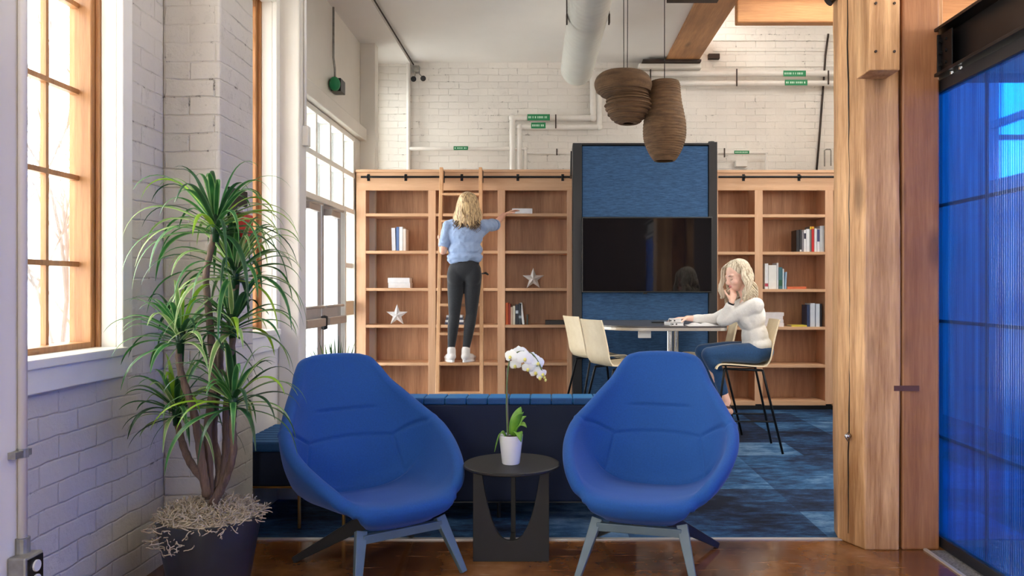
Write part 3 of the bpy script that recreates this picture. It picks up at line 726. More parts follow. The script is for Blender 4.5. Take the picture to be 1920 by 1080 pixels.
#@@FURN
# ------------------------------------------------------------------ bookcases
YS = 8.2; DS = 0.34; SS = F/YS
def sx(px): return (px-CX)/SS
def sz(py): return H+(CY-py)/SS
def bookcase(label, x0, x1, stiles, tops, top_py, brackets, rail, kx):
    e = thing('bookcase', label, 'bookcase', ((x0+x1)/2, YS, 0))
    zt = sz(top_py)
    MB().box(x0+0.01, x1-0.01, YS+DS-0.02, YS+DS, 0.08, zt-0.02).build('back_panel', 'shelf_back', e)
    MB().box(x0-0.005, x1+0.005, YS-0.012, YS+DS, zt-0.028, zt).build('crown', 'shelf_wood', e, bevel=0.003)
    MB().box(x0, x1, YS, YS+0.022, sz(357), zt-0.028).build('header', 'shelf_wood', e, bevel=0.002)
    MB().box(x0, x1, YS+0.03, YS+DS, 0, 0.075).build('toe_kick', 'plastic_black', e)
    for a, b in stiles:
        MB().box(a, b, YS-0.004, YS+0.018, 0.06, sz(357)).build('stile', 'shelf_wood_v', e, bevel=0.002)
        MB().box((a+b)/2-0.028, (a+b)/2+0.028, YS+0.02, YS+DS-0.02, 0.06, sz(357)+0.03).build('divider', 'shelf_wood_v', e)
    for (s0, s1) in zip(stiles, stiles[1:]):
        a, b = s0[1]-0.008, s1[0]+0.008
        for i, tp in enumerate(tops):
            z = sz(tp); th = 0.03 if i < len(tops)-1 else 0.045
            MB().box(a, b, YS+0.0, YS+DS-0.02, z-th, z).build('shelf', 'shelf_wood', e, bevel=0.002)
    r = MB().tube([(rail[0], YS-0.05, sz(333)), (rail[1], YS-0.05, sz(333))], 0.011, 12).build('ladder_rail', 'black_metal', e, smooth='auto')
    for px in brackets:
        x = sx(px)
        MB().box(x-0.014, x+0.014, YS-0.004, YS-0.0005, sz(333)-0.035, sz(333)+0.035).tube([(x, YS-0.003, sz(333)), (x, YS-0.05, sz(333))], 0.008, 8).sphere((x, YS-0.05, sz(333)), 0.017, 10, 6).build('rail_bracket', 'black_metal', r)
    return e
TL = [400, 470, 540, 609, 680, 750]
bookcase('long oak bookcase left of the black media wall, with ladder rail', sx(668), sx(1075),
         [(sx(668), sx(686)), (sx(803), sx(817)), (sx(933), sx(947)), (sx(1063), sx(1077))], TL, 318, [691, 761, 866, 971, 1055], (sx(679), sx(1075)), 0)
TR = [402, 472, 542, 613, 684, 752]
bookcase('oak bookcase right of the media wall, partly hidden by the timber post', sx(1338), sx(1700),
         [(sx(1333), sx(1346)), (sx(1415), sx(1430)), (sx(1547), sx(1562)), (sx(1680), sx(1700))], TR, 319, [1394, 1498, 1600], (sx(1345), sx(1695)), 0)

def bookmat(rgb, cache={}):
    if rgb not in cache: cache[rgb] = simple('book_cover_%d' % len(cache), rgb, 0.45, 0, 0.05, 20)
    return cache[rgb]
def book(px0, px1, pyt, pyb, rgb, label, group=None, lean=0.0, depth=0.17, y=YS+0.04, stripe=None, flat=False, pages=True, zb=None, name='book'):
    s = F/y; x0, x1 = (px0-CX)/s, (px1-CX)/s
    zb = sz(pyb) if zb is None else zb
    h = (pyb-pyt)/s; w = x1-x0
    e = thing(name, label, 'book', ((x0+x1)/2, y+depth/2, zb), 0, group)
    c = MB(); t = 0.0025
    if flat:   # lies flat: thickness is vertical
        c.box(-w/2, w/2, -depth/2, depth/2, 0, t); c.box(-w/2, w/2, -depth/2, depth/2, h-t, h); c.box(-w/2, w/2, -depth/2, -depth/2+t, t, h-t)
        p = B(-w/2+0.003, w/2-0.003, -depth/2+t, depth/2-0.004, t, h-t)
    else:
        t = min(t, w*0.2)
        c.box(-w/2, -w/2+t, -depth/2, depth/2, 0, h); c.box(w/2-t, w/2, -depth/2, depth/2, 0, h); c.box(-w/2+t, w/2-t, -depth/2, -depth/2+t, 0, h)
        p = B(-w/2+t, w/2-t, -depth/2+t, depth/2-0.004, 0.003, h-0.003)
    if lean: 
        e.rotation_euler = (0, lean, 0); e.location.z += abs(math.sin(lean))*w/2
    cv = c.build('cover', bookmat(rgb), e, local=True, bevel=0.0008, seg=1)
    p.build('pages', 'white_paper', e, local=True)
    if stripe and not flat:
        B(-w/2+0.001, w/2-0.001, -depth/2-0.0008, -depth/2, h*stripe[1], h*stripe[2]).build('spine_band', bookmat(stripe[0]), e, local=True)
    return e
WHT = (226, 226, 230); CRM = (214, 202, 186)
g = 'books on the left bookcase, second shelf'
book(735, 742, 427, 470, (214, 214, 222), 'white book standing leftmost in the small group of four on the left bookcase', g, lean=-0.03)
book(743, 748, 425, 470, (96, 122, 176), 'slim blue-spined book among white ones on the left bookcase', g)
book(748.5, 755, 425, 470, WHT, 'tall white book right of the slim blue-spined book', g)
book(755.5, 761, 429, 470, (226, 214, 206), 'cream book standing rightmost of the four on the left bookcase', g)
g = 'white books lying flat on the left bookcase'
for i, (a, b) in enumerate(((728, 769), (727, 768))):
    book(a, b, 530.5, 540, WHT, ['thick white book lying flat under another, above the left star', 'thick white book lying flat on top of another, above the left star'][i], g, flat=True, zb=sz(540)+i*9.5/SS*1.02)
# books by the right side of the ladder bay
g = 'upright books beside the orchid on the left bookcase'
R4 = [(948, 953, 568, (226, 104, 46), 'orange book at the left end of the row above the orchid', None),
      (953.3, 957, 570, (178, 62, 48), 'red book next to the orange one above the orchid', None),
      (957.4, 961, 576, (222, 198, 176), 'pale pink book third in the row above the orchid', None),
      (961.4, 966, 574, (214, 210, 194), 'cream book fourth in the row above the orchid', None),
      (966.4, 972, 571, (34, 38, 48), 'black book in the middle of the row above the orchid', ((190, 200, 210), .55, .7)),
      (972.4, 978, 569, (44, 52, 62), 'dark slate book right of the black one above the orchid', ((150, 160, 170), .3, .42))]
for a, b, t_, c_, lb, st in R4: book(a, b, t_, 609, c_, lb, g, stripe=st)
book(979.5, 983.5, 568, 609, WHT, 'white book leaning left against dark books above the orchid', g, lean=-0.12)
book(987, 990, 590, 609, (70, 78, 70), 'tiny dark green book at the right end of the row above the orchid', g)
book(1022, 1060, 601, 609, (30, 28, 30), 'black book lying flat near the media wall, above the orchid', None, flat=True)
g = 'books stacked flat behind the ladder'
for i, c_ in enumerate(((70, 74, 96), (206, 206, 210), (60, 64, 84), (196, 200, 206))):
    book(834+i, 870-i, 604.6, 609, c_, ['navy book at the bottom of the stack behind the ladder', 'pale book second in the stack behind the ladder', 'dark book third in the stack behind the ladder', 'light grey book on top of the stack behind the ladder'][i], g, flat=True, zb=sz(609)+i*4.45/SS)
o = MB().lathe([(0.02, 0), (0.035, 0.01), (0.04, 0.05), (0.022, 0.10), (0.012, 0.13), (0.018, 0.14)], (sx(876), YS+0.13, sz(609)), 20).build('vase', 'brown_strap', smooth=True)
tag(o, 'small brown vase beside the stacked books behind the woman on the ladder', 'vase')
# right bookcase
g = 'upright books on the right bookcase, second shelf'
R2 = [(1493, 1499, 431, (30, 32, 38), 'black book at the left end of the upper row on the right bookcase', None),
      (1499.4, 1503, 430, (40, 42, 50), 'dark grey book second in the upper row on the right bookcase', ((230, 230, 230), .02, .1)),
      (1503.4, 1507, 434, (126, 122, 130), 'grey book third in the upper row on the right bookcase', None),
      (1507.4, 1511.5, 431, WHT, 'white book with dark band in the upper row of the right bookcase', ((50, 50, 70), .6, .85)),
      (1512, 1518, 429, (220, 222, 226), 'plain white book left of the grey and yellow ones, upper row', None),
      (1518.4, 1521.5, 424, (120, 118, 116), 'tall grey book with a yellow top in the upper row', ((220, 180, 30), .88, .99)),
      (1521.9, 1526.5, 424, (190, 40, 44), 'bright red book with a yellow top in the upper row', ((226, 170, 40), .9, .99)),
      (1527, 1531.5, 428, (216, 218, 222), 'white book right of the bright red one in the upper row', None),
      (1532, 1537, 429, (214, 216, 224), 'white book with a navy upper spine in the upper row', ((60, 66, 110), .45, .98)),
      (1537.5, 1545.5, 423, (196, 202, 206), 'wide pale grey book at the right end of the upper row', None)]
for a, b, t_, c_, lb, st in R2: book(a, b, t_, 472, c_, lb, g, stripe=st)
g = 'upright books on the right bookcase, third shelf'
R3 = [(1434, 1440.5, 494, (220, 222, 226), 'white book with red mark near its base, beside the seated woman', ((170, 60, 80), .1, .22)),
      (1441, 1456, 497, (228, 228, 226), 'very thick white book beside the seated woman', None),
      (1456.4, 1459.5, 493, (214, 216, 222), 'slim tall white book right of the very thick one', None),
      (1460, 1467, 501, (66, 110, 120), 'teal green book right of the slim tall white one', ((40, 90, 66), .15, .42)),
      (1467.5, 1470, 504, (206, 220, 228), 'pale sliver of a book between teal and light blue ones', None)]
for a, b, t_, c_, lb, st in R3: book(a, b, t_, 542, c_, lb, g, stripe=st)
book(1471, 1474, 510, 542, (150, 178, 206), 'light blue book leaning at the right end of the middle row', g, lean=0.06)
book(1476, 1512, 537.5, 542, (206, 104, 66), 'orange book lying flat on the right bookcase', None, flat=True)
g = 'white books stacked flat behind the seated woman'
for i, lb in enumerate(('bottom white book of the flat stack behind the seated woman', 'second white book from the bottom of the stack behind the seated woman', 'third white book from the bottom of the stack behind the seated woman', 'top white book of the flat stack behind the seated woman')):
    book(1430+(i % 2), 1470-(i % 3), 606.3, 613, (222, 216, 218), lb, g, flat=True, zb=sz(613)+i*6.75/SS)
book(1484, 1513, 610, 613, (206, 190, 70), 'thin yellow booklet lying flat on the right bookcase', None, flat=True)
g = 'upright books on the right bookcase, fourth shelf'
for a, b, t_, c_, lb, st in [(1513, 1518.5, 572, (44, 60, 96), 'navy book at the left of the lower row, right bookcase', None),
      (1519, 1528, 569, (198, 206, 216), 'wide pale blue-grey book next to the navy one, lower row', None),
      (1529.5, 1537, 570, (200, 208, 220), 'pale grey book left of the black one in the lower row', None),
      (1537.5, 1541, 570, (34, 36, 46), 'black book at the right end of the lower row', None)]:
    book(a, b, t_, 613, c_, lb, g, stripe=st)
book(1564, 1570, 570, 613, (200, 62, 48), 'red book peeking out from behind the big timber post', None)
book(1402, 1409, 506, 542, (36, 34, 40), 'dark book on the narrow bay shelf behind the seated woman\'s head', None)
held = book(960, 998, 391, 400.5, (224, 226, 232), 'white book held flat on the shelf by the woman on the ladder', None, flat=True, y=YS-0.01, depth=0.2)

# decorative stars
def star(px, pyb, r, label, matn):
    x = sx(px); z = sz(pyb); y = YS+0.10
    mb = MB(); out = []
    for i in range(10):
        a = PI/2 + i*PI/5; rr = r if i % 2 == 0 else r*0.40; out.append((rr*math.cos(a), rr*math.sin(a)))
    cz = z + r*math.cos(PI/5)*1.0
    vs = [(x+a, y, cz+b) for a, b in out] + [(x, y-0.03, cz), (x, y+0.03, cz)]
    mb.add(vs, [(i, (i+1) % 10, 10) for i in range(10)] + [((i+1) % 10, i, 11) for i in range(10)])
    o = mb.build('star_ornament', matn); tag(o, label, 'ornament', 'star ornaments on the bookcase')
M['star_a'] = simple('galvanised_star', (212, 208, 206), 0.5, 0.1, 0.06, 20)
M['star_b'] = simple('whitewashed_star', (222, 222, 226), 0.5, 0, 0.1, 60)
star(999.5, 540, 0.117, 'plain grey-white star standing above the row with the orange book', 'star_a')
star(741, 609, 0.117, 'whitewashed star ornament on the leftmost bay, below flat white books', 'star_b')

# ------------------------------------------------------------------ rolling ladder
e = thing('library_ladder', 'oak rolling library ladder leaning on the bookcase rail', 'ladder', (-1.05, 7.5, 0))
def lad(z, side=0):     # a point on the ladder line; side -1 left, 1 right
    t = z/2.46; Y = 7.44 + (8.10-7.44)*t
    xl = -1.045 + (-1.09+1.045)*t; xr = -0.628 + (-0.695+0.628)*t
    return Vector(((xl, xr, (xl+xr)/2)[0 if side < 0 else (1 if side > 0 else 2)], Y, z))
for s in (-1, 1):
    a, b = lad(0.03, s), lad(2.46, s)
    d = (b-a); L = d.length; d.normalize(); nrm = Vector((1, 0, 0)).cross(d)
    MB().obox((a+b)/2, (0.017, 0, 0), nrm*0.035, d*(L/2)).build('side_rail', 'ladder_wood', e, bevel=0.004)
    h = lad(2.385, s)
    MB().box(h.x-0.02, h.x+0.02, YS-0.075, YS-0.02, sz(333)-0.06, sz(333)+0.065).build('roller_hook', 'black_metal', e, bevel=0.008)
    MB().tube([(a.x-0.012, a.y, 0.03), (a.x+0.012, a.y, 0.03)], 0.03, 18).build('wheel', 'plastic_black', e)
for i in range(8):
    z = 0.275*(i+1) if i != 1 else 0.55
    c = lad(z-0.012); l_, r_ = lad(z-0.012, -1), lad(z-0.012, 1)
    MB().box(l_.x+0.012, r_.x-0.012, c.y-0.045, c.y+0.05, z-0.026, z).build('tread', 'ladder_wood', e, bevel=0.004)
h = lad(1.39, 1)
MB().tube([h+Vector((0.01, -0.04, 0)), h+Vector((0.05, -0.05, 0.005)), h+Vector((0.075, -0.05, -0.012))], [0.006, 0.012, 0.008], 8).build('lock_lever', 'plastic_black', e, smooth=True)

# ------------------------------------------------------------------ media wall with television
YM = 7.55; sm = F/YM
def mx(px): return (px-CX)/sm
def mz(py): return H+(CY-py)/sm
e = thing('media_wall', 'tall black-framed media wall clad in heathered blue felt', 'media wall', (mx(1210), YM+0.15, 0))
mb = MB()
mb.box(mx(1074), mx(1091), YM, YM+0.32, 0, mz(268)); mb.box(mx(1329), mx(1345), YM, YM+0.32, 0, mz(266))
mb.box(mx(1091), mx(1329), YM, YM+0.32, mz(272), mz(268)); mb.box(mx(1091), mx(1329), YM+0.06, YM+0.32, 0, mz(272))
mb.build('frame', 'black_frame', e, bevel=0.003)
MB().box(mx(1091)+.003, mx(1329)-.003, YM+0.012, YM+0.058, mz(470), mz(273)).build('felt_panel', 'felt', e, bevel=0.006)
MB().box(mx(1091)+.003, mx(1329)-.003, YM+0.012, YM+0.058, 0.06, mz(471)).build('felt_panel', 'felt', e, bevel=0.006)
MB().prism([(YM+0.33, mz(318)), (YM+0.33, mz(272)), (YM+0.62, mz(318)+0.02), (YM+0.62, mz(318))], 0.04, 'x', mx(1074)-0.012).build('rear_brace', 'black_frame', e)
MB().tube([(mx(1338), YM+0.1, mz(266)), (mx(1338), YM+0.1, mz(262))], 0.03, 12).build('cap', 'plastic_black', e)
e = thing('television', 'large glossy black flat television on the blue felt wall', 'television', (mx(1212), YM-0.05, mz(478)))
MB().box(mx(1090), mx(1334), YM-0.05, YM-0.004, mz(548.5), mz(407.5)).build('casing', 'plastic_black', e, bevel=0.004)
MB().box(mx(1092.5), mx(1331.5), YM-0.0525, YM-0.0495, mz(546), mz(410)).build('screen', 'tv', e)
MB().box(mx(1205), mx(1212), YM-0.053, YM-0.04, mz(551), mz(548.5)).build('indicator', 'plastic_black', e)

# ------------------------------------------------------------------ high table
e = thing('high_table', 'charcoal counter-height table joined to the media wall', 'table', (0.95, 6.9, 0))
zt = 0.95; poly = []
x0, x1, y0, y1 = 0.37, 1.40, 6.25, YM-0.055
def arc(cx, cy, rx, ry, a0, a1, n=14): return [(cx+rx*math.cos(a0+(a1-a0)*i/n), cy+ry*math.sin(a0+(a1-a0)*i/n)) for i in range(n+1)]
poly = [(x0, y1), (x0, 6.75)] + arc(x0+0.42, 6.75, 0.42, 0.5, PI, 1.5*PI)[1:] + arc(x1-0.06, y0+0.06, 0.06, 0.06, 1.5*PI, 2*PI, 6) + [(x1, y1)]
MB().prism(poly, 0.012, 'z', zt-0.012).build('tabletop', 'table_top', e, bevel=0.002)
MB().prism(poly, 0.024, 'z', zt-0.0365).build('edge_band', 'table_edge', e, bevel=0.002)
MB().tube([(0.985, 6.55, zt-0.037), (0.985, 6.55, 0.01)], 0.022, 16).build('leg', 'chrome', e, smooth='auto')
MB().tube([(1.10, 6.95, zt-0.037), (1.10, 6.95, 0.01)], 0.022, 16).build('leg', 'chrome', e, smooth='auto')
for q in ((0.985, 6.55), (1.10, 6.95)): MB().lathe([(0.14, 0), (0.14, 0.008), (0.03, 0.014)], (q[0], q[1], 0.001), 28).build('foot_plate', 'chrome', e, smooth='auto')
p = W(1209, 628, 6.4)
MB().box(p.x-0.05, p.x+0.05, 6.4, 6.44, p.z-0.025, zt-0.037).build('power_outlet', 'device_white', e, bevel=0.003)
o = MB().box(0.88, 1.0, 6.85, 6.93, zt+0.0005, zt+0.010).build('phone', 'plastic_black', bevel=0.003); tag(o, 'black phone lying on the high table left of the papers', 'phone')

# papers and binders on the table
e = thing('magazine', 'open white magazine spread in front of the seated woman', 'magazine', (1.2, 6.36, zt))
mb = MB(); nu = 16
for side in (-1, 1):
    vs = []
    for j in (0, 1):
        for i in range(nu+1):
            t_ = i/nu; x = 1.215+side*0.125*t_; z = zt+0.004+0.022*math.sin(PI*min(1, t_*1.15+0.05))*(1-t_*0.55)
            vs.append((x, 6.28+0.19*j+0.02*side*t_, z))
    for j in (0, 1):
        for i in range(nu+1):
            t_ = i/nu; vs.append((1.215+side*0.125*t_, 6.28+0.19*j+0.02*side*t_, zt+0.001))
    n = nu+1; fs = []
    for i in range(nu):
        fs += [(i, i+1, n+i+1, n+i), (2*n+i, 3*n+i, 3*n+i+1, 2*n+i+1), (i, 2*n+i, 2*n+i+1, i+1), (n+i, n+i+1, 3*n+i+1, 3*n+i)]
    fs += [(0, n, 3*n, 2*n), (nu, 2*n+nu, 3*n+nu, n+nu)]
    mb.add(vs, fs)
mb.build('page_block', 'white_paper', e, smooth='auto')
MB().box(1.12, 1.145, 6.33, 6.36, zt+0.0262, zt+0.0268).build('printed_photo', 'plastic_black', e)
g = 'binders piled left of the magazine'
for i, (x, z0, ww, rot) in enumerate(((1.00, 0.0, 0.11, 0.1), (1.01, 0.028, 0.10, -0.2))):
    e = thing('binder', ['lower white ring binder at the left of the papers', 'upper white ring binder under the woman\'s outstretched hand'][i], 'binder', (x, 6.42, zt+0.001+z0), rot, g)
    MB().box(-ww/2, ww/2, -0.10, 0.10, 0, 0.003).box(-ww/2, ww/2, -0.10, 0.10, 0.023, 0.026).box(-ww/2, -ww/2+0.003, -0.10, 0.10, 0.003, 0.023).build('cover', 'white_ceramic', e, local=True, bevel=0.001)
    MB().box(-ww/2+0.012, ww/2-0.004, -0.095, 0.095, 0.004, 0.021).build('paper_block', 'white_paper', e, local=True)
    MB().tube([(-ww/2+0.02, -0.1005, 0.013), (-ww/2+0.02, -0.094, 0.013)], 0.006, 10).tube([(-ww/2+0.05, -0.1005, 0.013), (-ww/2+0.05, -0.094, 0.013)], 0.006, 10).build('finger_hole', 'plastic_black', e, local=True)

# ------------------------------------------------------------------ counter stools (local: faces +x)
def stool_mesh():
    # plywood shell profile in x,z; then swept over y with a gentle curve
    prof = smoothpath([(0.215, 0, 0.625), (0.205, 0, 0.645), (0.17, 0, 0.660), (0.05, 0, 0.655), (-0.10, 0, 0.645), (-0.175, 0, 0.655), (-0.215, 0, 0.70), (-0.235, 0, 0.80), (-0.262, 0, 0.92), (-0.285, 0, 1.005)], 5)
    vs = []; ny = 12; t = 0.009
    for k in (0, 1):
        for i, p in enumerate(prof):
            a = prof[max(i-1, 0)]; b = prof[min(i+1, len(prof)-1)]; d = (b-a).normalized(); nn = Vector((d.z, 0, -d.x))
            s = i/(len(prof)-1); hw = 0.195 - 0.012*math.sin(s*PI) - 0.03*max(0, s-0.75)*4*0.5
            for j in range(ny+1):
                u = -1+2*j/ny; curve = 0.03*u*u*(1 if s > 0.55 else 0.25)
                base = p + (Vector((curve, 0, 0)) if s > 0.55 else Vector((0, 0, curve)))
                q = base + nn*(t*k); vs.append((q.x, u*hw, q.z))
    n = ny+1; m = len(prof); N = n*m; fs = []
    for i in range(m-1):
        for j in range(ny):
            a = i*n+j; fs.append((a, a+1, a+n+1, a+n)); fs.append((N+a, N+a+n, N+a+n+1, N+a+1))
    for i in range(m-1):
        for j in (0, ny):
            a = i*n+j; fs.append((a, a+n, N+a+n, N+a))
    for j in range(ny):
        for i in (0, m-1):
            a = i*n+j; fs.append((a, N+a, N+a+1, a+1))
    mb = MB(); mb.add(vs, fs); return mb
def make_stool(label, loc, rot, feet=None, grp='counter stools around the high table', metal='black_metal'):
    e = thing('counter_stool', label, 'stool', loc, rot, grp)
    stool_mesh().build('seat_shell', 'ply', e, local=True, smooth='auto')
    feet = feet or {('f', 1): (0.25, 0.21), ('f', -1): (0.25, -0.21), ('b', 1): (-0.27, 0.21), ('b', -1): (-0.27, -0.21)}
    tops = {'f': 0.15, 'b': -0.13}; zt_ = {'f': 0.640, 'b': 0.628}
    for s in (1, -1):
        pf, pb = feet[('f', s)], feet[('b', s)]
        for kk, pp in (('f', pf), ('b', pb)):
            x = tops[kk]; y = 0.15*s
            MB().tube([(x, y, zt_[kk]), (x*1.04, y*1.02, zt_[kk]-0.02), (pp[0], pp[1], 0.003)], 0.0095, 10).build('leg', metal, e, local=True, smooth=True)
        MB().tube([(tops['f'], 0.15*s, zt_['f']-0.004), (tops['b'], 0.15*s, zt_['b']-0.004)], 0.0095, 10).build('seat_bearer', metal, e, local=True, smooth=True)
    def at(p, x, y, z):
        k = 1-z/0.63; return (x+(p[0]-x)*k, y+(p[1]-y)*k, z)
    zr = 0.24
    P = {k: at(v, tops[k[0]], 0.15*k[1], zr) for k, v in feet.items()}
    MB().tube([P[('f', 1)], P[('f', -1)]], 0.008, 8).tube([P[('f', 1)], P[('b', 1)]], 0.006, 8).tube([P[('f', -1)], P[('b', -1)]], 0.006, 8).build('footrest', metal, e, local=True)
    return e
make_stool('pale ply counter stool left of the table, nearer one', (0.55, 6.30, 0), math.radians(24))
make_stool('pale ply counter stool left of the table, farther one', (0.42, 7.03, 0), math.radians(20))
SO = Vector((1.50, 6.24)); SR = math.radians(180-4)
make_stool('pale ply counter stool with the woman in white sitting on it', (SO.x, SO.y, 0), SR)
make_stool('ply counter stool tucked behind the seated woman, far right of table', (1.38, 7.02, 0), math.radians(176))

# ------------------------------------------------------------------ lounge chairs (local: faces -y)
rows = [((-.30,.235),(.15,-.28,.24)), ((-.35,.265),(.195,-.335,.28)), ((-.37,.31),(.215,-.345,.325)), ((-.34,.335),(.235,-.30,.365)),
        ((-.20,.325),(.305,-.18,.44)), ((0,.305),(.345,-.05,.505)), ((.16,.29),(.352,.05,.56)), ((.23,.32),(.338,.12,.60)),
        ((.27,.44),(.302,.19,.65)), ((.32,.59),(.256,.27,.715)), ((.37,.73),(.213,.335,.775)), ((.41,.83),(.187,.385,.838)),
        ((.425,.872),(.172,.408,.868)), ((.432,.893),(.152,.42,.886)), ((.435,.902),(.112,.43,.898))]
ctl = np.array([[c[0], c[1], r[0], r[1], r[2]] for c, r in rows])
def cat(t):
    i = int(min(max(math.floor(t), 0), len(ctl)-2)); f = t-i
    p0, p1, p2, p3 = ctl[max(i-1, 0)], ctl[i], ctl[i+1], ctl[min(i+2, len(ctl)-1)]
    return 0.5*((2*p1)+(-p0+p2)*f+(2*p0-5*p1+4*p2-p3)*f*f+(-p0+3*p1-3*p2+p3)*f**3)
def shell_mesh():
    nu, nv = 121, 271; T = 0.058
    P = np.zeros((nv, nu, 3)); Vv = np.linspace(0, len(ctl)-1, nv); U = np.linspace(-1, 1, nu)
    for i, v in enumerate(Vv):
        c = cat(v); seatw = 1 - min(1, max(0, (v-6)/2.0))
        for j, u in enumerate(U):
            a = abs(u); p = 2.2 + 0.9*seatw*min(1, max(0, (v-2.5)/1.5))
            bb = a**p; xx = math.sin(a*PI/2*0.72)/math.sin(PI/2*0.72)
            P[i, j] = (math.copysign(c[2]*xx, u), c[0]+(c[3]-c[0])*bb, c[1]+(c[4]-c[1])*bb)
    dv = np.gradient(P, axis=0); du = np.gradient(P, axis=1)
    N = np.cross(du, dv); N /= np.linalg.norm(N, axis=2, keepdims=True)+1e-9
    # face side is the one pointing up / forward
    if N[nv//2, nu//2, 2]-N[nv//2, nu//2, 1] < 0: N = -N
    i12 = int(nv*12.0/14); N[i12:] = N[i12]
    i2 = int(nv*1.2/14); N[:i2] = N[i2]
    # stitched seams: grooves, and soft pads between them
    D = np.zeros((nv, nu))
    def groove(d, w=0.05, a=0.012): return a*np.exp(-(d/w)**2)
    VV, UU = np.meshgrid(Vv, U, indexing='ij'); A = np.abs(UU)
    PZ = P[..., 2]; BK = 1/(1+np.exp((7.0-VV)*6))
    g1 = groove(PZ-0.655, 0.0055)*(1/(1+np.exp((A-0.50)*30)))*BK
    g2 = groove(PZ-(0.528-0.02*A**2), 0.0055)*(1/(1+np.exp((A-0.62)*50)))*BK
    g3 = groove((A-(0.62-0.015*(8.55-VV))), 0.014, 0.009)/(1+np.exp((PZ-0.525)*400))/(1+np.exp((6.4-VV)*10))
    g4 = groove(PZ-(0.522+(A-0.62)*0.20), 0.0055)*(1/(1+np.exp((0.62-A)*60)))*BK
    g5 = groove(VV-6.35, 0.16, 0.012)*(1/(1+np.exp((A-0.70)*30)))
    D = g1+np.maximum(g2, np.maximum(g3, g4))+g5
    pad = 0.010*np.exp(-((VV-7.5)/0.75)**2-(UU/0.45)**4) + 0.010*np.exp(-((VV-4.6)/1.4)**2-(UU/0.6)**4)
    P = P + N*(pad-D)[..., None]
    inner = P; outer = P - N*T
    mid = (inner+outer)/2
    verts = [tuple(p) for p in inner.reshape(-1, 3)] + [tuple(p) for p in outer.reshape(-1, 3)]
    faces = []; off = nu*nv
    for i in range(nv-1):
        for j in range(nu-1):
            a = i*nu+j; faces.append((a, a+1, a+nu+1, a+nu)); faces.append((off+a, off+a+nu, off+a+nu+1, off+a+1))
    # rounded border
    loop = [(0, j) for j in range(nu)] + [(i, nu-1) for i in range(1, nv)] + [(nv-1, j) for j in range(nu-2, -1, -1)] + [(i, 0) for i in range(nv-2, 0, -1)]
    Tl = []
    for (i, j) in loop:
        To = np.zeros(3)
        if i == 0: To -= dv[0, j]/np.linalg.norm(dv[0, j])
        if i == nv-1: To += dv[-1, j]/np.linalg.norm(dv[-1, j])
        if j == 0: To -= du[i, 0]/np.linalg.norm(du[i, 0])
        if j == nu-1: To += du[i, -1]/np.linalg.norm(du[i, -1])
        Tl.append(To/(np.linalg.norm(To)+1e-9))
    Tl = np.array(Tl)
    LP = np.array([P[i, j] for i, j in loop]); NL = np.array([N[i, j] for i, j in loop])
    for _ in range(6): LP = (np.roll(LP, 1, 0)+LP*2+np.roll(LP, -1, 0))/4
    tg = np.roll(LP, -1, 0)-np.roll(LP, 1, 0); To_ = np.cross(tg, NL); To_ /= np.linalg.norm(To_, axis=1, keepdims=True)+1e-9
    sg = np.sign(np.sum(To_*(LP-LP.mean(0)), axis=1).sum()); Tl = To_*sg
    for _ in range(14): Tl = (np.roll(Tl, 1, 0)+Tl*2+np.roll(Tl, -1, 0))/4
    K = 7; rings = []
    for k in range(1, K):
        th = PI*k/K; ring = []
        for n_, (i, j) in enumerate(loop):
            To = Tl[n_].copy()
            To -= N[i, j]*np.dot(To, N[i, j]); To /= np.linalg.norm(To)+1e-9
            ring.append(len(verts)); verts.append(tuple(mid[i, j] + N[i, j]*math.cos(th)*T/2 + To*math.sin(th)*T/2))
        rings.append(ring)
    full = [[i*nu+j for i, j in loop]] + rings + [[off+i*nu+j for i, j in loop]]
    L = len(loop)
    for r0, r1 in zip(full, full[1:]):
        for q in range(L): faces.append((r0[q], r1[q], r1[(q+1) % L], r0[(q+1) % L]))
    mb = MB(); mb.add(verts, faces); return mb
shell = shell_mesh()
def taper_leg(a, b, wa, wb, da, db, side=Vector((1, 0, 0))):
    a, b = Vector(a), Vector(b); d = (b-a).normalized(); s = (side - d*side.dot(d)).normalized(); t = d.cross(s); mb = MB()
    vs = []
    for p, ww, dd in ((a, wa, da), (b, wb, db)):
        for su, sv in ((-1, -1), (1, -1), (1, 1), (-1, 1)): vs.append(p + s*ww*su + t*dd*sv)
    mb.add(vs, [(0, 3, 2, 1), (4, 5, 6, 7), (0, 1, 5, 4), (1, 2, 6, 5), (2, 3, 7, 6), (3, 0, 4, 7)]); return mb
def lounge(label, loc, rot, src=None):
    e = thing('lounge_chair', label, 'armchair', (loc[0], loc[1], 0), rot, 'blue lounge chairs')
    if src is None:
        shell.build('seat_shell', 'chair_blue', e, local=True, smooth=True)
        for s in (-1, 1):
            taper_leg((0.185*s, -0.27, 0.235), (0.25*s, -0.375, 0.003), 0.024, 0.014, 0.016, 0.012).build('leg', 'leg_paint', e, local=True, bevel=0.003)
            taper_leg((0.05*s, -0.03, 0.205), (0.30*s, 0.21, 0.010), 0.035, 0.014, 0.016, 0.012, Vector((0, 0, 1))).build('leg', 'leg_dark', e, local=True, bevel=0.003)
        MB().obox((0, -0.285, 0.205), (0.185, 0, 0), (0, 0.015, 0), (0, 0, 0.018)).build('apron', 'leg_paint', e, local=True, bevel=0.003)
        MB().obox((0, -0.14, 0.215), (0.03, 0, 0), (0, 0.15, 0), (0, 0, 0.018)).build('centre_bearer', 'leg_dark', e, local=True, bevel=0.003)
        MB().lathe([(0.11, 0.0), (0.11, 0.02)], (0, 0.0, 0.222), 24).build('mount_plate', 'black_metal', e, local=True)
    else:
        for ch in src.children:
            c = ch.copy(); COL.objects.link(c); c.parent = e
    return e
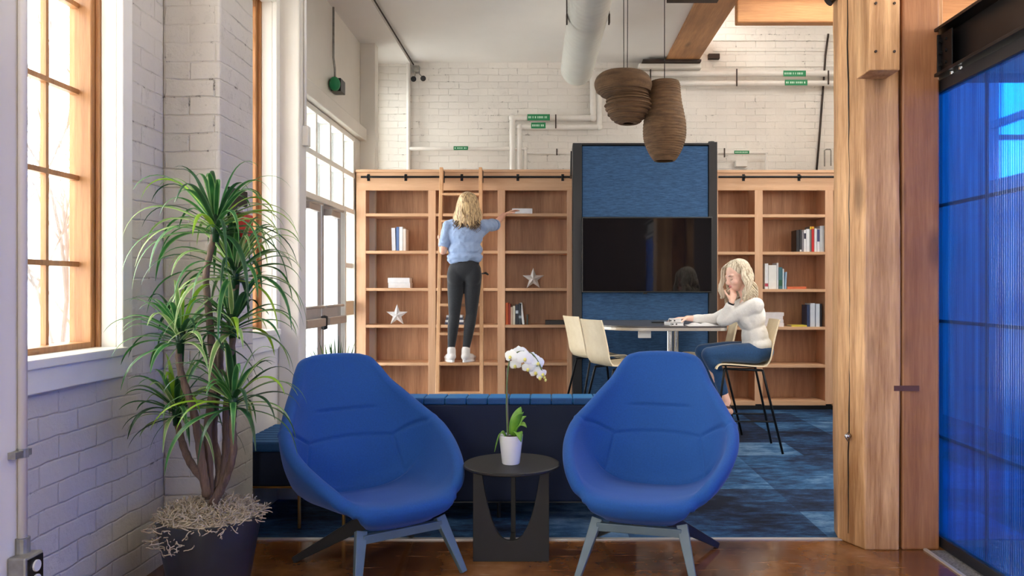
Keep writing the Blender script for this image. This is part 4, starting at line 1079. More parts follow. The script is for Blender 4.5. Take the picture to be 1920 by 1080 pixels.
cr_ = lounge('blue lounge chair on the right, facing the viewer', (0.465, 3.736), math.radians(-16))
cl_ = lounge('blue lounge chair on the left beside the tall plant, turned right', (-0.80, 3.66), math.radians(37), cr_)

# ------------------------------------------------------------------ side table
tx, ty = (959.5-CX)/403, 3.72
e = thing('side_table', 'round black side table between the two lounge chairs', 'side table', (tx, ty, 0))
MB().lathe([(0.0, 0.421), (0.215, 0.421), (0.224, 0.426), (0.224, 0.434), (0.219, 0.438), (0.0, 0.438)], (tx, ty, 0), 72, cap=False).build('tabletop', 'table_black', e, smooth='auto')
# U-cut upright boards
def uboard(hw, zt_, zb, inner):
    pts = [(-hw, 0.0), (hw, 0.0), (hw, zt_)]
    pts += [(inner, zt_)]
    for i in range(1, 24):
        t_ = i/24; x = inner*math.cos(PI*t_); dz = (zt_-zb)*math.sin(PI*t_)**0.75; pts.append((x, zt_-dz))
    pts += [(-inner, zt_), (-hw, zt_)]
    return pts
def uboard_mb(hw, zt_, zb, inner, thick):
    # built as vertical slices so that concave faces stay clean
    mb = MB(); n = 48
    xs = [-hw+(hw-inner)*0.999*i/3 for i in range(4)] + [-inner+2*inner*i/n for i in range(1, n)] + [inner+(hw-inner)*i/3 for i in range(4)]
    def topz(x):
        if abs(x) >= inner*0.999: return zt_
        return zt_-(zt_-zb)*(1-(abs(x)/inner)**2.6)**0.9
    vs = []
    for x in xs:
        tz = topz(x); vs += [(x, -thick/2, 0), (x, thick/2, 0), (x, thick/2, tz), (x, -thick/2, tz)]
    fs = []
    for i in range(len(xs)-1):
        a = 4*i; b = a+4
        fs += [(a, b, b+3, a+3), (a+1, a+2, b+2, b+1), (a+3, b+3, b+2, a+2), (a, a+1, b+1, b)]
    fs += [(0, 3, 2, 1), (len(vs)-4, len(vs)-3, len(vs)-2, len(vs)-1)]
    mb.add(vs, fs); return mb
u = uboard_mb(0.174, 0.42, 0.095, 0.135, 0.022); u.v = [(x+tx, y+3.665, z) for x, y, z in u.v]
u.build('front_board', 'table_black', e, bevel=0.002)
MB().prism([(3.86, 0.07), (3.90, 0.07), (3.90, 0.42), (3.872, 0.42)], 0.022, 'x', tx-0.011).box(tx-0.011, tx+0.011, 3.677, 3.90, 0, 0.07).build('rear_board', 'table_black', e, bevel=0.002)

# ------------------------------------------------------------------ orchid
ox, oy = (958-CX)/405, 3.70; ZT = 0.4385
e = thing('potted_orchid', 'white orchid in a white pot on the round side table', 'plant', (ox, oy, ZT))
MB().lathe([(0.0, 0.0), (0.038, 0.0), (0.041, 0.004), (0.056, 0.133), (0.052, 0.133), (0.048, 0.118), (0.0, 0.115)], (ox, oy, ZT), 40, cap=False).build('pot', 'white_ceramic', e, smooth='auto')
MB().sphere((ox, oy, ZT+0.115), (0.046, 0.046, 0.014), 20, 8).build('bark_chips', 'soil', e, smooth=True)
def leafblade(mb, base, tip, bend, w, side, n=10, mi=0):
    base, tip = Vector(base), Vector(tip); side = Vector(side).normalized(); vs = []
    for i in range(n+1):
        t_ = i/n; c = base.lerp(tip, t_) + Vector((0, 0, bend*math.sin(PI*t_)))
        ww = w*math.sin(PI*min(1, t_*0.92+0.10))**0.7*(1 if t_ < .97 else .4)
        vs += [c-side*ww+Vector((0, 0, ww*0.25)), c, c+side*ww+Vector((0, 0, ww*0.25))]
    fs = []
    for i in range(n):
        a = 3*i; fs += [(a, a+1, a+4, a+3), (a+1, a+2, a+5, a+4)]
    mb.add(vs, fs, mi)
lf = [((0.01, 0, .13), (0.055, -0.01, .235), .03, .026, (0.9, 0.5, 0.3)), ((0.015, -.01, .13), (0.075, -0.02, .17), .03, .025, (0.3, 1, 0.2)),
      ((0.0, 0.01, .13), (0.045, 0.02, .26), .01, .024, (0.9, -.3, 0)), ((-.02, -.01, .125), (-.075, -0.03, .06), .05, .018, (0.2, 1, 0.1)),
      ((0.01, 0.01, .13), (0.07, 0.03, .215), .02, .022, (0.5, -.8, 0)), ((0.02, -.015, .13), (0.05, -.06, .11), .03, .02, (1, .4, 0))]
for a, b, bd, ww, sd in lf:
    mb = MB(); leafblade(mb, (ox+a[0], oy+a[1], ZT+a[2]), (ox+b[0], oy+b[1], ZT+b[2]), bd, ww, sd)
    o = mb.build('leaf', 'orchid_leaf', e, smooth=True); md = o.modifiers.new('thick', 'SOLIDIFY'); md.thickness = 0.0025
def op(px, py, dy=0.0): return W(px, py, oy+dy)
stem_pts = smoothpath([Vector((ox-0.015, oy, ZT+0.12)), op(950, 770), op(950, 735), op(952, 700), op(957, 672), op(972, 660), op(995, 662), op(1010, 680), op(1018, 702)], 6)
MB().tube(stem_pts, [0.0035]*len(stem_pts), 8).build('stem', 'stem', e, smooth=True)
MB().tube([(ox-0.012, oy+0.004, ZT+0.12), op(951, 720), op(950, 690)], 0.002, 6).build('stake', 'bare_wood', e)
rnd = random.Random(12)
def blossom(c, r, face, parent):
    face = Vector(face).normalized(); up = Vector((0, 0, 1)); a = up.cross(face)
    if a.length < 1e-3: a = Vector((1, 0, 0))
    a.normalize(); b = face.cross(a); mb = MB()
    spin = rnd.uniform(-.4, .4)
    for k, (ang, L, ww) in enumerate(((90, 1, .42), (210, 1, .40), (330, 1, .40), (20, 1.05, .62), (160, 1.05, .62))):
        an = math.radians(ang)+spin; d = a*math.cos(an)+b*math.sin(an); s = -a*math.sin(an)+b*math.cos(an); vs = []; n = 6
        for i in range(n+1):
            t_ = i/n; cc = c + d*r*L*t_ + face*(0.004*(k > 2)-0.18*r*t_*t_); w_ = r*ww*math.sin(PI*min(1, 0.12+t_*0.88))**0.6*(1 if i < n else .3)
            vs += [cc-s*w_-face*0.1*w_, cc, cc+s*w_-face*0.1*w_]
        fs = []
        for i in range(n): q = 3*i; fs += [(q, q+1, q+4, q+3), (q+1, q+2, q+5, q+4)]
        mb.add(vs, fs)
    o = mb.build('blossom', 'petal', parent, smooth=True)
    MB().sphere(c+face*0.008-b*0.006, (0.0075, 0.0075, 0.009), 8, 6).build('blossom_lip', 'petal_lip', o, smooth=True)
for (px, py, dy, r, fc) in ((958, 668, -.01, .034, (-.5, -1, .1)), (966, 684, .0, .03, (-.1, -1, -.3)), (974, 662, .02, .036, (.1, -1, .2)), (984, 672, -.02, .040, (.15, -1, .1)),
                            (998, 672, .01, .034, (.5, -1, .3)), (990, 690, -.01, .030, (0, -1, -.4)), (1008, 680, .0, .034, (.4, -1, .1)), (1004, 697, .01, .030, (.1, -1, -.2)), (1017, 700, .0, .022, (.5, -1, -.1)), (1012, 706, 0, .016, (.2, -1, -.4))):
    blossom(op(px, py, dy), r, fc, e)
for px, py in ((1021, 708), (1023, 713)): MB().sphere(op(px, py), (0.006, 0.006, 0.008), 8, 6).build('bud', 'petal_lip', e, smooth=True)

# ------------------------------------------------------------------ velvet sofa and bench
e = thing('sofa', 'long navy velvet sofa seen from behind, channel-tufted top', 'sofa', (-0.3, 4.7, 0))
sx0, sx1, yb = -1.02, 0.47, 4.30
zb, ztp = 0.10, 0.655
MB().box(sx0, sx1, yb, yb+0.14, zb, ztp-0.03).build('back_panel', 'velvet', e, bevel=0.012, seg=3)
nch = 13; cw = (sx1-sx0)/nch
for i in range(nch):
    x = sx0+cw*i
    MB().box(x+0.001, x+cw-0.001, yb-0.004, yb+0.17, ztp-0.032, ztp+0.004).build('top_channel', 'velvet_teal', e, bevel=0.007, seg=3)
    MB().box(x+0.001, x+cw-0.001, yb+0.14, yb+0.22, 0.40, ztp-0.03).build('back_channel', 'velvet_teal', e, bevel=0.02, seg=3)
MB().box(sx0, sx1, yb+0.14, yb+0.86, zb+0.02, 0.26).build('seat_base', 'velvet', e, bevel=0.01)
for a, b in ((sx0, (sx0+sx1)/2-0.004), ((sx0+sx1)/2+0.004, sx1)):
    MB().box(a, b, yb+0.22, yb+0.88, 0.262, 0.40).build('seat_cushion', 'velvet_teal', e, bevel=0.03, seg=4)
MB().box(sx0, sx1, yb+0.05, yb+0.07, zb-0.018, zb).box(sx0, sx1, yb+0.76, yb+0.78, zb-0.018, zb+0.02).build('base_frame', 'leg_dark', e)
for x in (sx0+0.06, sx1-0.06, (sx0+sx1)/2):
    for y in (yb+0.06, yb+0.77): MB().tube([(x, y, zb-0.01), (x, y, 0.002)], 0.011, 10).build('leg', 'leg_dark', e)
e = thing('velvet_bench', 'teal velvet bench seat by the window, left of the sofa', 'bench', (-1.45, 4.6, 0))
for i in range(8):
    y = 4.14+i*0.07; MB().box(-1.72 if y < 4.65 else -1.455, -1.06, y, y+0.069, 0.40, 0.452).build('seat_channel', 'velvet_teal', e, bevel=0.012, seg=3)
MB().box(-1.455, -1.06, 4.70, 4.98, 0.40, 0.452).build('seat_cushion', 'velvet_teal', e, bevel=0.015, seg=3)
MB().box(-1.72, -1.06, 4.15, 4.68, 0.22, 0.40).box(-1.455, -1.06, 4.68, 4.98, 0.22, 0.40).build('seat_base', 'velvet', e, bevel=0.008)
MB().box(-1.72, -1.06, 4.145, 4.16, 0.212, 0.222).box(-1.075, -1.06, 4.15, 4.98, 0.206, 0.22).build('base_frame', 'gold', e)
for x, y in ((-1.70, 4.16), (-1.30, 4.16), (-1.07, 4.16), (-1.07, 4.96), (-1.44, 4.96)): MB().tube([(x, y, 0.21), (x, y, 0.002)], 0.009, 10).build('leg', 'gold', e)
#@@PLANTS
# ------------------------------------------------------------------ tall dracaena
PX, PY = (393-CX)/469, 3.20
def strap_leaf(mb, base, az, el, L, width, droop, rnd, mi, tip_up=0.0):
    n = 14; p = Vector(base); d = Vector((math.cos(az)*math.cos(el), math.sin(az)*math.cos(el), math.sin(el)))
    side = Vector((-math.sin(az), math.cos(az), 0)); vs = []; b0 = len(mb.v)
    tw = rnd.uniform(-.5, .5); step = L/n
    for i in range(n+1):
        t_ = i/n; ww = width*(0.55+0.45*min(1, t_*4))*(1-max(0, t_-0.45)/0.55)**0.8+0.0006
        s = (side*math.cos(tw*t_)+d.cross(side)*math.sin(tw*t_))
        up = s.cross(d)
        vs += [p-s*ww+up*ww*0.35, p, p+s*ww+up*ww*0.35]
        for q, uu in enumerate((0, 0.5, 1)): mb.uv[b0+3*i+q] = (uu, t_)
        d = (d + Vector((0, 0, -droop*step*(0.25+2.9*t_*t_)))).normalized(); p = p + d*step
    fs = []
    for i in range(n): a = 3*i; fs += [(a, a+1, a+4, a+3), (a+1, a+2, a+5, a+4)]
    mb.add(vs, fs, mi)
e = thing('potted_dracaena', 'tall multi-headed dracaena in a charcoal pot with moss', 'plant', (PX, PY, 0))
MB().lathe([(0.0, 0.0), (0.135, 0.0), (0.14, 0.006), (0.197, 0.335), (0.197, 0.342), (0.183, 0.342), (0.178, 0.30), (0.0, 0.295)], (PX, PY, 0), 64, cap=False).build('pot', 'pot', e, smooth='auto')
# moss: curled fibres over a mound
rnd = random.Random(5); mb = MB()
mb.sphere((PX, PY, 0.315), (0.180, 0.180, 0.055), 28, 10)
for i in range(1300):
    a = rnd.uniform(0, 2*PI); r = 0.20*math.sqrt(rnd.random()); z = 0.335+0.05*(1-(r/0.20)**2)
    if a > PI*1.05 and a < PI*1.5 and r > 0.13: r += rnd.uniform(0, .012); z -= rnd.uniform(0, .10) if r > 0.19 else 0
    p = Vector((PX+r*math.cos(a), PY+r*math.sin(a), z)); pts = [p.copy()]
    d = Vector((rnd.uniform(-1, 1), rnd.uniform(-1, 1), rnd.uniform(-.2, .5))).normalized()
    for k in range(7):
        d = (d+Vector((rnd.uniform(-1, 1), rnd.uniform(-1, 1), rnd.uniform(-.6, .5)))*0.7).normalized(); p = p+d*0.0075; pts.append(p.copy())
    mb.tube(pts, 0.0021, 4, cap=False)
mb.build('moss', 'moss', e, kind='stuff')
def P3(px, py, dy=0.0): return W(px, py, PY+dy)
canes = [  # points from the pot up to the head
    [(393, 935, 0), (392, 880, 0), (390, 800, 0), (400, 720, .02), (397, 650, .02), (392, 590, 0), (386, 520, -.02), (395, 470, -.02), (404, 430, -.02)],
    [(388, 930, -.03), (380, 880, -.04), (372, 820, -.05), (360, 760, -.06), (342, 710, -.07), (335, 670, -.07), (338, 650, -.07)],
    [(384, 900, .03), (360, 872, .05), (345, 840, .06), (334, 800, .08), (331, 786, .08)],
    [(402, 940, .03), (412, 880, .06), (400, 820, .08), (405, 750, .08), (412, 700, .09), (414, 650, .1), (432, 600, .1), (442, 540, .1), (441, 530, .1)],
    [(405, 935, .02), (418, 900, .04), (424, 840, .05), (424, 780, .05), (430, 700, .04), (436, 640, .02), (436, 628, .02)],
    [(398, 945, -.04), (420, 905, -.05), (437, 850, -.06), (436, 800, -.06), (437, 772, -.06)]]
heads = [((404, 440, -.02), 0.33, 66), ((338, 648, -.07), 0.25, 52), ((331, 784, .08), 0.26, 52), ((441, 528, .1), 0.32, 62), ((436, 626, .02), 0.25, 46), ((437, 768, -.06), 0.27, 52)]
for i, c in enumerate(canes):
    pts = smoothpath([P3(a, b, d) for a, b, d in c], 6)
    n = len(pts); mb = MB(); mb.tube(pts, [0.0175-0.006*k/n+0.0012*math.sin(k*2.1) for k in range(n)], 12)
    mb.build('cane', 'bark', e, smooth=True)
rnd = random.Random(21)
for hi, (hp, L, n) in enumerate(heads):
    mb = MB(); base = P3(*hp)
    n = int(n*0.85)
    for k in range(n):
        az = 2*PI*k*0.381966+rnd.uniform(-.25, .25); t_ = k/n
        el = math.radians(72-70*t_+rnd.uniform(-10, 10)); hgt = 0.075*(1-t_)+0.01
        ll = L*rnd.uniform(.85, 1.2)*(0.9+0.35*t_)
        # leaves near the wall are shorter
        if math.cos(az) < -0.3 and base.x-ll < -1.72: ll = min(ll, (base.x+1.72)*1.15)
        ys = math.sin(az)
        if ys > 0.2: ll = min(ll, 0.40)
        mi = rnd.choices([0, 1, 2, 3], [0.5, 0.22, 0.22, 0.06])[0]
        strap_leaf(mb, base+Vector((math.cos(az)*0.010, math.sin(az)*0.010, hgt-0.01)), az, el, ll, rnd.uniform(.0085, .0125), rnd.uniform(5.5, 8.5), rnd, mi)
    mb.tube([base-Vector((0, 0, .03)), base+Vector((0, 0, .08))], [0.013, 0.022], 10, mi=2)
    mb.build('leaf_crown', ['leaf1', 'leaf2', 'leaf3', 'leaf_y'], e, smooth=True)
# small spiky plant behind the left chair
sxp, syp = -1.53, 5.75
e = thing('potted_plant', 'small spiky green plant peeking over the left lounge chair', 'plant', (sxp, syp, 0))
MB().lathe([(0.0, 0), (0.11, 0), (0.14, 0.30), (0.13, 0.30), (0.12, 0.27), (0, 0.27)], (sxp, syp, 0), 32, cap=False).build('pot', 'pot', e, smooth='auto')
mb = MB(); rnd = random.Random(33)
for k in range(60):
    az = rnd.uniform(0, 2*PI); strap_leaf(mb, (sxp+rnd.uniform(-.02, .02), syp+rnd.uniform(-.02, .02), 0.28), az, math.radians(rnd.uniform(58, 88)), rnd.uniform(.45, .66), .011, rnd.uniform(.2, 1.4), rnd, rnd.choice([0, 1, 2]))
mb.build('foliage', ['leaf1', 'leaf2', 'leaf3'], e, smooth=True)

# ------------------------------------------------------------------ pendants
e = thing('pendant_lamp', 'vase-shaped cardboard pendant lamp, lower of the pair', 'lamp', ((1246-CX)/F*6.3, 6.3, 2.25))
c = ((1246-CX)/F*6.3, 6.3); s6 = F/6.3
def zz_(py): return H+(CY-py)/s6
pr = [(153, 26), (160, 29), (172, 30), (190, 32), (210, 36), (230, 39.5), (248, 40.3), (262, 39), (275, 35), (287, 29.5), (296, 24), (302, 19)]
prof = []
ps = smoothpath([(r/s6, 0, zz_(py)) for py, r in pr], 6)
# stacked layers: small steps
for i, p in enumerate(ps): prof.append((p.x + (0.0016 if i % 2 else -0.0016), p.z))
inner = [(max(r-0.012, 0.004), z) for r, z in reversed(prof)]
mb = MB(); mb.lathe(prof+inner+[prof[0]], (c[0], c[1], 0), 56, cap=False)
mb.build('shade', 'cardboard', e)
MB().tube([(c[0], c[1], ZC), (c[0], c[1], zz_(170))], 0.0035, 6).build('cord', 'plastic_black', e)
MB().tube([(c[0], c[1], zz_(175)), (c[0], c[1], zz_(190))], 0.02, 12).sphere((c[0], c[1], zz_(205)), 0.032, 14, 10).build('bulb_holder', 'white_ceramic', e)
c2 = ((1172-CX)/F*6.25, 6.25); s6b = F/6.25
def zy(py): return H+(CY-py)/s6b
e = thing('pendant_lamp', 'squat cardboard pendant lamp with offset disc top, left of the pair', 'lamp', (c2[0], c2[1], 2.53))
ring = [(134, 20, -4), (137, 38, -4), (144, 48, -4), (153, 53, -4), (161, 54, -3.5), (170, 51, -3), (178, 44.5, 0), (183, 40, 4), (188, 41, 6), (196, 43, 6), (204, 42.5, 5.5), (213, 38, 5), (221, 32, 5), (228, 25, 5), (232, 18, 5)]
prof, off = [], []
ps = smoothpath([(r/s6b, o_/s6b, zy(py)) for py, r, o_ in ring], 6)
rnd = random.Random(3)
for i, p in enumerate(ps):
    g_ = 0.0
    if i > 30: g_ = -0.012 if (i//3) % 2 else 0.004
    prof.append((p.x+g_, p.z)); off.append((p.y+(rnd.uniform(-.004, .004) if i > 30 else 0), 0))
inner = [(max(r-0.025, 0.004), z) for r, z in reversed(prof)]
mb = MB(); mb.lathe(prof+inner+[prof[0]], (c2[0], c2[1], 0), 56, cap=False, off=off+off[::-1]+[off[0]])
mb.build('shade', 'cardboard', e)
for dx in (-0.012, 0.022): MB().tube([(c2[0]+dx, c2[1], ZC), (c2[0]+dx*0.8, c2[1], zy(150))], 0.003, 6).build('cord', 'plastic_black', e)

# ------------------------------------------------------------------ duct
e = thing('air_duct', 'pale grey spiral air duct ending under the ceiling', 'duct', (0.277, 8.0, 3.44))
def dc(Y): return Vector((0.277-(Y-8.0)*0.018, Y, 3.437))
pts = []; rs = []; Y = 8.0; k = 0
while Y > 1.6:
    pts.append(dc(Y)); rs.append(0.160+(0.003 if k % 4 == 0 else 0)); Y -= 0.022; k += 1
mb = MB(); mb.tube(pts, rs, 48, cap=False); mb.build('spiral_tube', 'duct', e, smooth=True)
MB().tube([dc(8.0), dc(8.03), dc(8.06), dc(8.075)], [0.160, 0.157, 0.135, 0.09], 48).build('end_cap', 'duct', e, smooth=True)
for Y in (6.35, 3.8):
    p = dc(Y); mb = MB(); mb.tube([p-Vector((0, .02, 0)), p+Vector((0, .02, 0))], 0.166, 48, cap=False); mb.build('band', 'duct', e, smooth=True)
    for s in (-1, 1):
        mb = MB(); mb.tube([(p.x+s*0.168, Y, p.z-0.08), (p.x+s*0.170, Y, ZC)], 0.005, 8); mb.box(p.x+s*0.168-.006, p.x+s*0.168+.006, Y-0.03, Y+0.03, p.z-0.09, p.z-0.02)
        mb.build('hanger_rod', 'iron', e)

# ------------------------------------------------------------------ pipes on the back wall
yp = 9.21; spx = F/yp
def pp(px, py, dy=0): return Vector(((px-CX)/spx, yp+dy, H+(CY-py)/spx))
def pipe(label, pts, r, name='pipe', rounds=True, mat='pipe'):
    P_ = [pp(*a) for a in pts]; out = [P_[0]]
    for a, b, c_ in zip(P_, P_[1:], P_[2:]):
        for t_ in (1, .5): out.append(b+(a-b).normalized()*r*1.6*t_)
        for t_ in (.5, 1): out.append(b+(c_-b).normalized()*r*1.6*t_)
    out.append(P_[-1]); e = thing(name, label, 'pipe', P_[0])
    MB().tube(out, r, 14).build('pipe_run', mat, e, smooth='auto')
    for b in P_[1:-1]: MB().sphere(b, r*1.25, 12, 8).build('elbow', mat, e, smooth=True)
    return e
e1 = pipe('outer white heating pipe stepping down the back wall', [(1610, 138), (1112, 138), (1112, 221), (961, 221), (961, 345)], 0.034)
e2 = pipe('inner white heating pipe parallel below the outer one', [(1610, 156), (1124, 156), (1124, 238), (974, 238), (974, 345)], 0.032)
e3 = pipe('thin white pipe low on the back wall with a green label', [(768, 279), (985, 279), (985, 345)], 0.022)
e4 = pipe('thin short pipe branching toward the media wall top', [(987, 287), (1072, 287)], 0.013)
e5 = pipe('white pipe right of the media wall with a green label', [(1347, 287), (1437, 287), (1437, 345)], 0.015)
e6 = pipe('vertical white pipe in the left corner of the back wall', [(766, 100), (766, 345)], 0.022)
def plabel(par, px0, px1, py0, py1, r):
    a, b = pp(px0, py1), pp(px1, py0); zc = (a.z+b.z)/2; h = b.z-a.z
    o = MB().box(a.x, b.x, yp-r-0.006, yp-r-0.002, a.z, b.z).build('label', 'green_label', par)
    rnd = random.Random(px0); x = a.x+0.012; t = MB()
    while x < b.x-0.02:
        ww = rnd.uniform(.008, .016); t.box(x, x+ww, yp-r-0.0075, yp-r-0.006, zc-h*0.17, zc+h*0.17); x += ww+rnd.choice([.006, .006, .016])
    t.build('lettering', 'white_ink', o)
plabel(e1, 989, 1031, 215.5, 227, 0.034); plabel(e2, 996, 1023, 231, 242, 0.032)
plabel(e1, 1467, 1509, 134, 145, 0.034); plabel(e2, 1470, 1512, 151, 161.5, 0.032)
plabel(e3, 851, 878, 275, 282, 0.022); plabel(e5, 1376, 1404, 283, 289, 0.015)
for par, px, y0, y1 in ((e1, 1042, 216, 242), (e1, 1380, 131, 163), (e1, 1551, 134, 160), (e4, 1044, 280, 292), (e5, 1357, 279, 296), (e1, 1219, 128, 162)):
    a, b = pp(px, y1, -0.045), pp(px, y0, -0.045)
    MB().box(a.x-0.007, a.x+0.007, a.y, a.y+0.012, a.z, b.z).build('clamp', 'iron', par)
e = thing('wall_cable', 'dark cable hanging slanted down the back wall near the pillar', 'cable', pp(1556, 60))
MB().tube([pp(1557, 60, .07), pp(1552, 100, .075), pp(1547, 170, .075), pp(1541, 250, .075), pp(1534, 330, .07)], 0.012, 8).build('cord', 'iron', e, smooth=True)
e = thing('conduit_loop', 'small grey metal conduit loop on the wall beside the pillar', 'conduit', pp(1553, 300))
MB().tube([pp(1546, 312), pp(1546, 282), pp(1550, 280), pp(1557, 280), pp(1558, 283), pp(1558, 311)], 0.008, 8).build('loop_tube', 'galv', e)
o = MB().box(pp(1380, 0).x, pp(1402, 0).x, 9.22, 9.3, pp(0, 312).z, pp(0, 300).z).build('junction_box', 'pipe', bevel=0.006); tag(o, 'painted junction box on the wall below the small right green label', 'box')
# twin emergency lights in the corner
e = thing('emergency_light', 'small twin-headed dark emergency light in the upper left corner', 'light', pp(784, 128))
MB().box(pp(773, 0).x, pp(785, 0).x, 9.22, 9.3, pp(0, 134).z, pp(0, 122).z).build('bracket', 'galv', e)
for px, py in ((777, 149), (795, 148)):
    p = pp(px, py); MB().tube([p, p+Vector((0, -0.06, -0.01))], [0.022, 0.032], 14).build('lamp_head', 'plastic_black', e)
    MB().tube([pp(779, 130, .03), p], 0.006, 6).build('arm', 'galv', e)
# ceiling conduit along the soffit
o = MB().tube([(-1.575, 1.0, ZC-0.03), (-1.575, YB-0.03, ZC-0.03)], 0.008, 8).build('ceiling_conduit', 'iron'); tag(o, 'thin dark conduit running along the ceiling edge at left', 'conduit')
# green alarm hanging on conduit
e = thing('alarm_bell', 'green alarm bell with black box hung on a conduit over the doors', 'alarm', (-1.98, 7.35, 3.12))
p = Vector((-1.995, 7.34, 3.10))
MB().sphere(p+Vector((0.05, -0.09, 0)), (0.05, 0.06, 0.065), 20, 12).build('bell_dome', 'green_label', e, smooth=True)
MB().box(p.x, p.x+0.09, p.y-0.03, p.y+0.13, p.z-0.05, p.z+0.07).build('box', 'plastic_black', e, bevel=0.004)
MB().tube([p+Vector((0.02, 0.03, 0.06)), p+Vector((0.03, -0.01, 0.16)), p+Vector((0.02, -0.02, 0.26)), p+Vector((0.02, -0.02, 0.72))], 0.010, 8).build('conduit', 'galv', e, smooth=True)
# conduit and box on the white post
e = thing('post_conduit', 'thin white conduit and box on the white post before the doors', 'conduit', (-1.46, 4.80, 2.0))
MB().tube([(-1.465, 4.80, 2.2), (-1.465, 4.80, ZC-0.04)], 0.009, 10).build('conduit', 'pipe', e, smooth=True)
MB().box(-1.475, -1.44, 4.77, 4.83, 2.10, 2.22).build('box', 'paint_white', e, bevel=0.004)
# near conduit with clamp and outlet box
e = thing('outlet_conduit', 'painted conduit with strap down to a metal outlet box, far left', 'conduit', (-1.47, 2.25, 0.5))
MB().tube([(-1.478, 2.245, 0.54), (-1.478, 2.245, ZC-0.02)], 0.012, 14).build('conduit', 'paint_white', e, smooth=True)
MB().tube([(-1.478, 2.245, 0.505), (-1.478, 2.245, 0.55)], 0.019, 14).build('connector', 'galv', e)
MB().box(-1.492, -1.468, 2.20, 2.27, 0.778, 0.796).tube([(-1.478, 2.245, 0.775), (-1.478, 2.245, 0.80)], 0.0155, 12).build('strap', 'galv', e)
bx = MB().box(-1.4895, -1.437, 2.195, 2.275, 0.40, 0.508).build('outlet_box', 'galv', e, bevel=0.006)
MB().box(-1.437, -1.434, 2.203, 2.267, 0.41, 0.50).build('cover_plate', 'plastic_black', bx)
MB().tube([(-1.434, 2.235, 0.475), (-1.429, 2.235, 0.475)], 0.016, 16).tube([(-1.434, 2.235, 0.435), (-1.429, 2.235, 0.435)], 0.016, 16).build('socket', 'device_white', bx)
# red fire horn on a dark plate behind the plant
e = thing('fire_horn', 'red fire horn on a dark plate behind the plant crown', 'alarm', (-1.48, 3.84, 1.6))
MB().box(-1.489, -1.478, 3.70, 3.92, 1.42, 1.72).build('back_plate', 'plastic_black', e, bevel=0.003)
M['red'] = simple('red_enamel', (190, 40, 34), 0.4)
MB().prism([(3.76, 1.60), (3.86, 1.60), (3.86, 1.52), (3.81, 1.45), (3.76, 1.52)], 0.05, 'x', -1.478).build('horn_body', 'red', e, bevel=0.006)
MB().box(-1.478, -1.445, 3.785, 3.83, 1.61, 1.635).build('strobe', 'device_white', e, bevel=0.004)
#@@PEOPLE
# ------------------------------------------------------------------ people
def frame(f, u):
    f = Vector(f).normalized(); u = Vector(u); u = (u-f*u.dot(f)).normalized(); l = u.cross(f)
    R = Matrix((f, l, u)).transposed(); return R      # columns: forward, left, up
class Blob(MB):
    def ell(self, c, r, R=None): return self.sphere(c, r, 20, 14, R)
    def limb(self, pts, rs):
        for a, b, ra, rb in zip(pts, pts[1:], rs, rs[1:]): self.capsule(a, b, ra, rb, 16)
        return self
def organic(mb, name, mat, parent, voxel=0.006, smooth=6):
    o = mb.build(name, mat, parent, smooth=True)
    md = o.modifiers.new('remesh', 'REMESH'); md.mode = 'VOXEL'; md.voxel_size = voxel; md.use_smooth_shade = True
    if smooth: ms = o.modifiers.new('smooth', 'SMOOTH'); ms.factor = 0.5; ms.iterations = smooth
    return o
def head(mb, c, R):
    def q(f, l, u): return Vector(c)+R @ Vector((f, l, u))
    mb.ell(q(-0.012, 0, 0.025), (0.095, 0.076, 0.088), R); mb.ell(q(0.02, 0, -0.02), (0.070, 0.064, 0.085), R)
    mb.ell(q(0.035, 0, -0.075), (0.046, 0.046, 0.038), R); mb.ell(q(0.066, 0, -0.097), (0.020, 0.022, 0.018), R)
    for s in (-1, 1):
        mb.ell(q(0.058, 0.034*s, -0.035), (0.026, 0.024, 0.026), R); mb.ell(q(0.070, 0.028*s, 0.018), (0.018, 0.026, 0.012), R)
        mb.ell(q(-0.005, 0.076*s, -0.015), (0.016, 0.008, 0.030), R)
    mb.capsule(q(0.084, 0, 0.008), q(0.104, 0, -0.032), 0.008, 0.012); mb.ell(q(0.092, 0, -0.040), (0.016, 0.016, 0.010), R)
    mb.ell(q(0.080, 0, -0.066), (0.014, 0.024, 0.012), R)
    return q
def face_bits(q, R, par):
    mb = MB()
    mb.sphere(q(0.089, 0, -0.061), (0.008, 0.020, 0.0045), 12, 8, R); mb.sphere(q(0.088, 0, -0.070), (0.008, 0.017, 0.0055), 12, 8, R)
    mb.build('lips', 'lips', par, smooth=True)
    for s in (-1, 1):
        mb = MB(); mb.sphere(q(0.069, 0.030*s, -0.004), (0.012, 0.013, 0.010), 12, 8, R)
        o = mb.build('eyelid', 'skin_pale', par, smooth=True)
        mb = MB(); mb.tube([q(0.078, 0.044*s, -0.010), q(0.086, 0.031*s, -0.014), q(0.083, 0.018*s, -0.010)], 0.0016, 6); mb.build('eyelash', 'brown_strap', o)
        mb = MB(); mb.tube([q(0.078, 0.048*s, 0.016), q(0.090, 0.032*s, 0.021), q(0.088, 0.016*s, 0.018)], [0.001, 0.0022, 0.0018], 6); mb.build('eyebrow', 'hair_dark', o)
